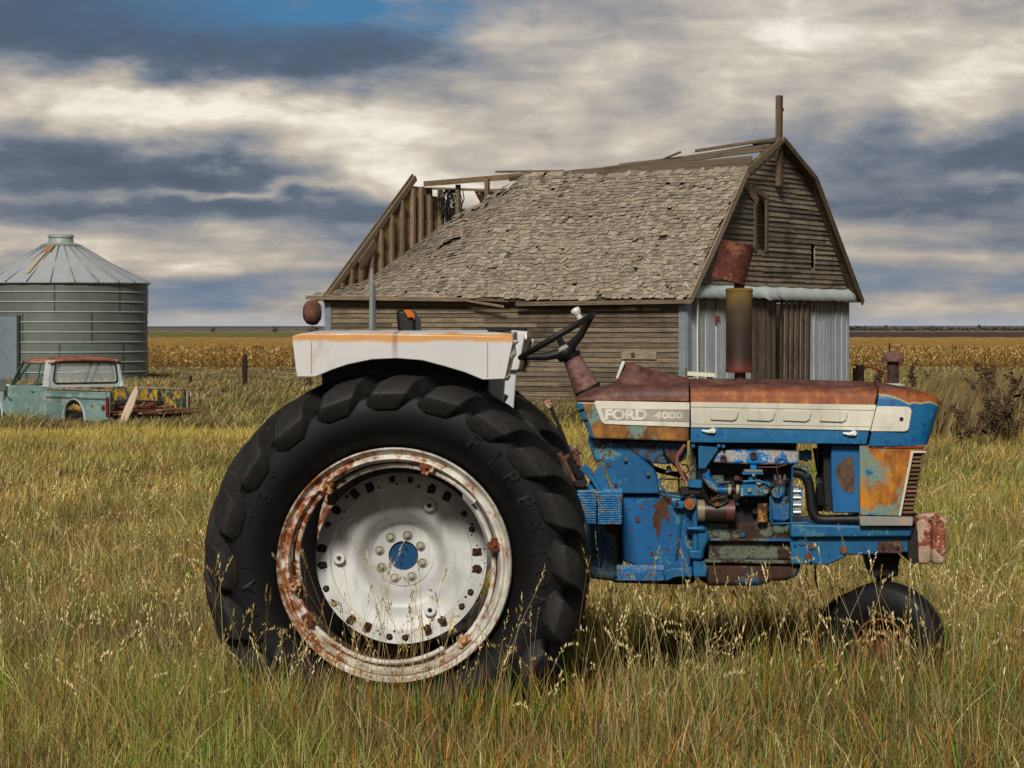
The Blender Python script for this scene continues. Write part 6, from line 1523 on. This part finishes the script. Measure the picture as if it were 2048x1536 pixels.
def extra_tufts():
    for (x0, x1, y0, y1, n, lb) in ((-1.35, .35, 10.35, 10.84, 2300, 'taller grass grown up against the big rear wheel'), (1.05, 2.3, 10.95, 11.42, 1700, 'taller grass grown up around the small front wheel')):
        x = RNG.uniform(x0, x1, n); y = RNG.uniform(y0, y1, n); z = terr(x, y)-.02
        H = RNG.uniform(.30, .54, n)*(.75+.4*pnoise(x, y, 3.1, 8)); ang = RNG.uniform(0, 6.28, n); ln = RNG.uniform(0, .13, n)
        c = pick(n, ('green', 'dgreen', 'olive', 'rust', 'straw', 'brown', 'tan'), (1.6, 2, 2.6, 2, 1.4, 1.6, 1.4))*RNG.uniform(.4, 1.4, (n, 1))
        o = blades('grass', np.stack([x, y, z], 1), H, RNG.uniform(.004, .008, n), np.stack([np.cos(ang)*ln, np.sin(ang)*ln*.4], 1), RNG.normal(0, .8, n), RNG.uniform(0, 1.1, n), c*.75, GM, tipcol=np.clip(c*1.2, 0, 1))
        tag(o, lb, 'grass', kind='stuff')
def stalks(name, pts, label, hr=(.35, .8), colr=('pale', 'straw'), r=.0016, head=1.0, lean=.25, curl=True):
    """seed-head stalks: thin bending stem, with spikelets hanging at the tip"""
    mb = MB()
    for (x, y) in pts:
        z0 = float(terr(x, y)); h = random.uniform(*hr); a = random.uniform(0, 6.28); L = random.uniform(.05, lean)*h*1.6
        c0 = PAL[random.choice(colr)]*random.uniform(.6, 1.1); c = tuple(c0)
        cs = []
        for k in range(6):
            t = k/5; cs.append(Vector((x+math.cos(a)*L*t**2, y+math.sin(a)*L*t**2, z0+h*t*(1-.12*t*L/h*2))))
        rr = [r*(1-.5*k/5) for k in range(6)]
        mb.tube(cs, rr, 3, c, cap=False)
        d = (cs[-1]-cs[-2]).normalized(); hl = random.uniform(.07, .14)*head; ns = random.randint(9, 16)
        cc = tuple(np.clip(np.array(c)*1.25, 0, 1)); droop = random.uniform(-.2, .9)
        bd = Vector((math.cos(a), math.sin(a), 0)); sp = cs[-1]
        for k in range(ns):
            t = k/ns; p = sp+d*hl*t+Vector((0, 0, -1))*droop*hl*t*t*.8+bd*hl*t*t*.6*droop
            q = random.uniform(0, 6.28); w = (1-.6*t)*.012*random.uniform(.5, 1.3)*head
            tip = p+Vector((math.cos(q)*w, math.sin(q)*w, random.uniform(-.004, .016)))+d*.012
            s_ = Vector((-math.sin(q), math.cos(q), .3)).normalized()*.0028*head
            mb.add([p, p.lerp(tip, .5)+s_, tip, p.lerp(tip, .5)-s_], [(0, 1, 2, 3)], cc)
    o = mb.build(name, GM, smooth=180)
    tag(o, label, 'grass', kind='stuff'); return o
def build_stalks():
    pts = []
    for k in range(760):
        y = random.uniform(9.6, 13.5); pts.append((random.uniform(-.21*y, .21*y), y))
    pts = [p for p in pts if not (-1.2 < p[0] < .2 and 10.78 < p[1] < 13.5)]
    stalks('seed_grass', pts, 'pale stalks of seeding grass standing above the foreground turf', hr=(.34, .58), r=.0014, head=1.15)
    pts = []
    for k in range(900):
        y = random.uniform(13.5, 24); pts.append((random.uniform(-.21*y, .21*y), y))
    stalks('seed_grass', pts, 'pale seed heads scattered over the meadow behind the tractor', hr=(.30, .50), r=.0017, head=1.4)
    # stalks in front of the big wheel and the belly of the tractor
    pts = []
    for k in range(46): pts.append((random.uniform(-.80, -.05), random.uniform(10.4, 10.85)))
    for k in range(14): pts.append((random.uniform(-1.3, -.8), random.uniform(10.3, 10.9)))
    for k in range(85): pts.append((random.uniform(.25, 2.2), random.uniform(10.8, 11.4)))
    stalks('seed_grass', pts, 'tall thin brown seed stalks rising in front of the tractor', hr=(.48, .82), colr=('straw', 'tan', 'pale'), r=.0014, head=1.0, lean=.2)
def build_corn():
    cm = blade_mat('corn_leaf', .7, .2)
    pals = [np.array(lin(c)) for c in ('c8a25c', 'b88f48', 'dabb78', '9a7640', '7c6236', 'a89250')]
    def field(y0, y1, row, dens, nl, hh, name, label, lw=.07, ycap=1e9):
        ys = np.arange(y0, y1, row); X = []; Y = []
        for yy in ys:
            W = .30*yy+8; n = int(2*W*dens); X.append(RNG.uniform(-W, W, n)); Y.append(np.full(n, yy)+RNG.normal(0, .1, n))
        X = np.concatenate(X); Y = np.concatenate(Y); n = len(X)
        hp = hh*(.9+.2*RNG.random(n)); P = []; H = []; L = []; C = []; W_ = []
        z = terr(X, Y)
        for k in range(nl):
            f = (k+.5)/nl; a = RNG.uniform(0, 6.28, n); ln = RNG.uniform(.2, .45, n)
            P.append(np.stack([X, Y, z+hp*(f*.82)], 1)); H.append(RNG.uniform(.25, .5, n)*(1 if f > .3 else .6)); L.append(np.stack([np.cos(a)*ln, np.sin(a)*ln], 1))
            c = np.array(pals)[RNG.choice(6, n, p=[.26, .24, .16, .14, .08, .12])]*RNG.uniform(.6, 1.25, (n, 1))
            C.append(c); W_.append(RNG.uniform(.6, 1.3, n)*lw)
        P.append(np.stack([X, Y, z], 1)); H.append(hp); L.append(RNG.normal(0, .05, (n, 2))); C.append(np.tile(pals[4], (n, 1))); W_.append(np.full(n, .03))
        P = np.concatenate(P); m = len(P)
        o = blades(name, P, np.concatenate(H), np.concatenate(W_), np.concatenate(L), RNG.uniform(0, 3.14, m), np.where(np.arange(m) < m-n, RNG.uniform(.6, 1.8, m), 0), np.concatenate(C), cm)
        tag(o, label, 'corn', kind='stuff')
    field(190, 206, .8, 4.5, 7, 2.15, 'corn', 'ripe golden corn standing along the near edge of the field', .085)
    field(206, 250, 2.2, 3.0, 3, 2.15, 'corn', 'golden corn tops filling the field behind its first rows', .15)
    field(250, 420, 7, 2.0, 2, 2.15, 'corn', 'far part of the golden corn field', .3)
    # closed canopy under the tops, so far rows read solid
    mb = MB()
    ys = np.linspace(205, 413, 60); xs = np.linspace(-150, 150, 301)
    X, Y = np.meshgrid(xs, ys); Z = terr(X, Y)+1.62+.22*pnoise(X, Y, .9, 4)+.1*RNG.random(X.shape)
    mb.v = np.stack([X.ravel(), Y.ravel(), Z.ravel()], 1).tolist(); nx = len(xs)
    mb.f = [(j*nx+i, j*nx+i+1, (j+1)*nx+i+1, (j+1)*nx+i) for j in range(len(ys)-1) for i in range(nx-1)]; mb.c = [(1, 1, 1)]*len(mb.f)
    def fn(g, i, b):
        c = g.co(); n = g.noise(g.mp(c, (1, .3, 1)), 1.4, 6, .7); n2 = g.noise(g.mp(c, (.02, .08, 1)), 1, 3, .5)
        col = g.ramp(n, [(.3, lin('6e5428')), (.5, lin('a88444')), (.7, lin('ccaa64'))]); col = g.mix(g.m('MULTIPLY', n2, .35), col, lin('5a4a22'))
        g.put(i['Base Color'], col)
    tag(mb.build('corn', mat('corn_canopy', fn, .9, 0, .1), smooth=180), 'dense golden canopy of the ripe corn field', 'corn', kind='stuff')
build_grass(); extra_tufts(); build_stalks(); build_corn()
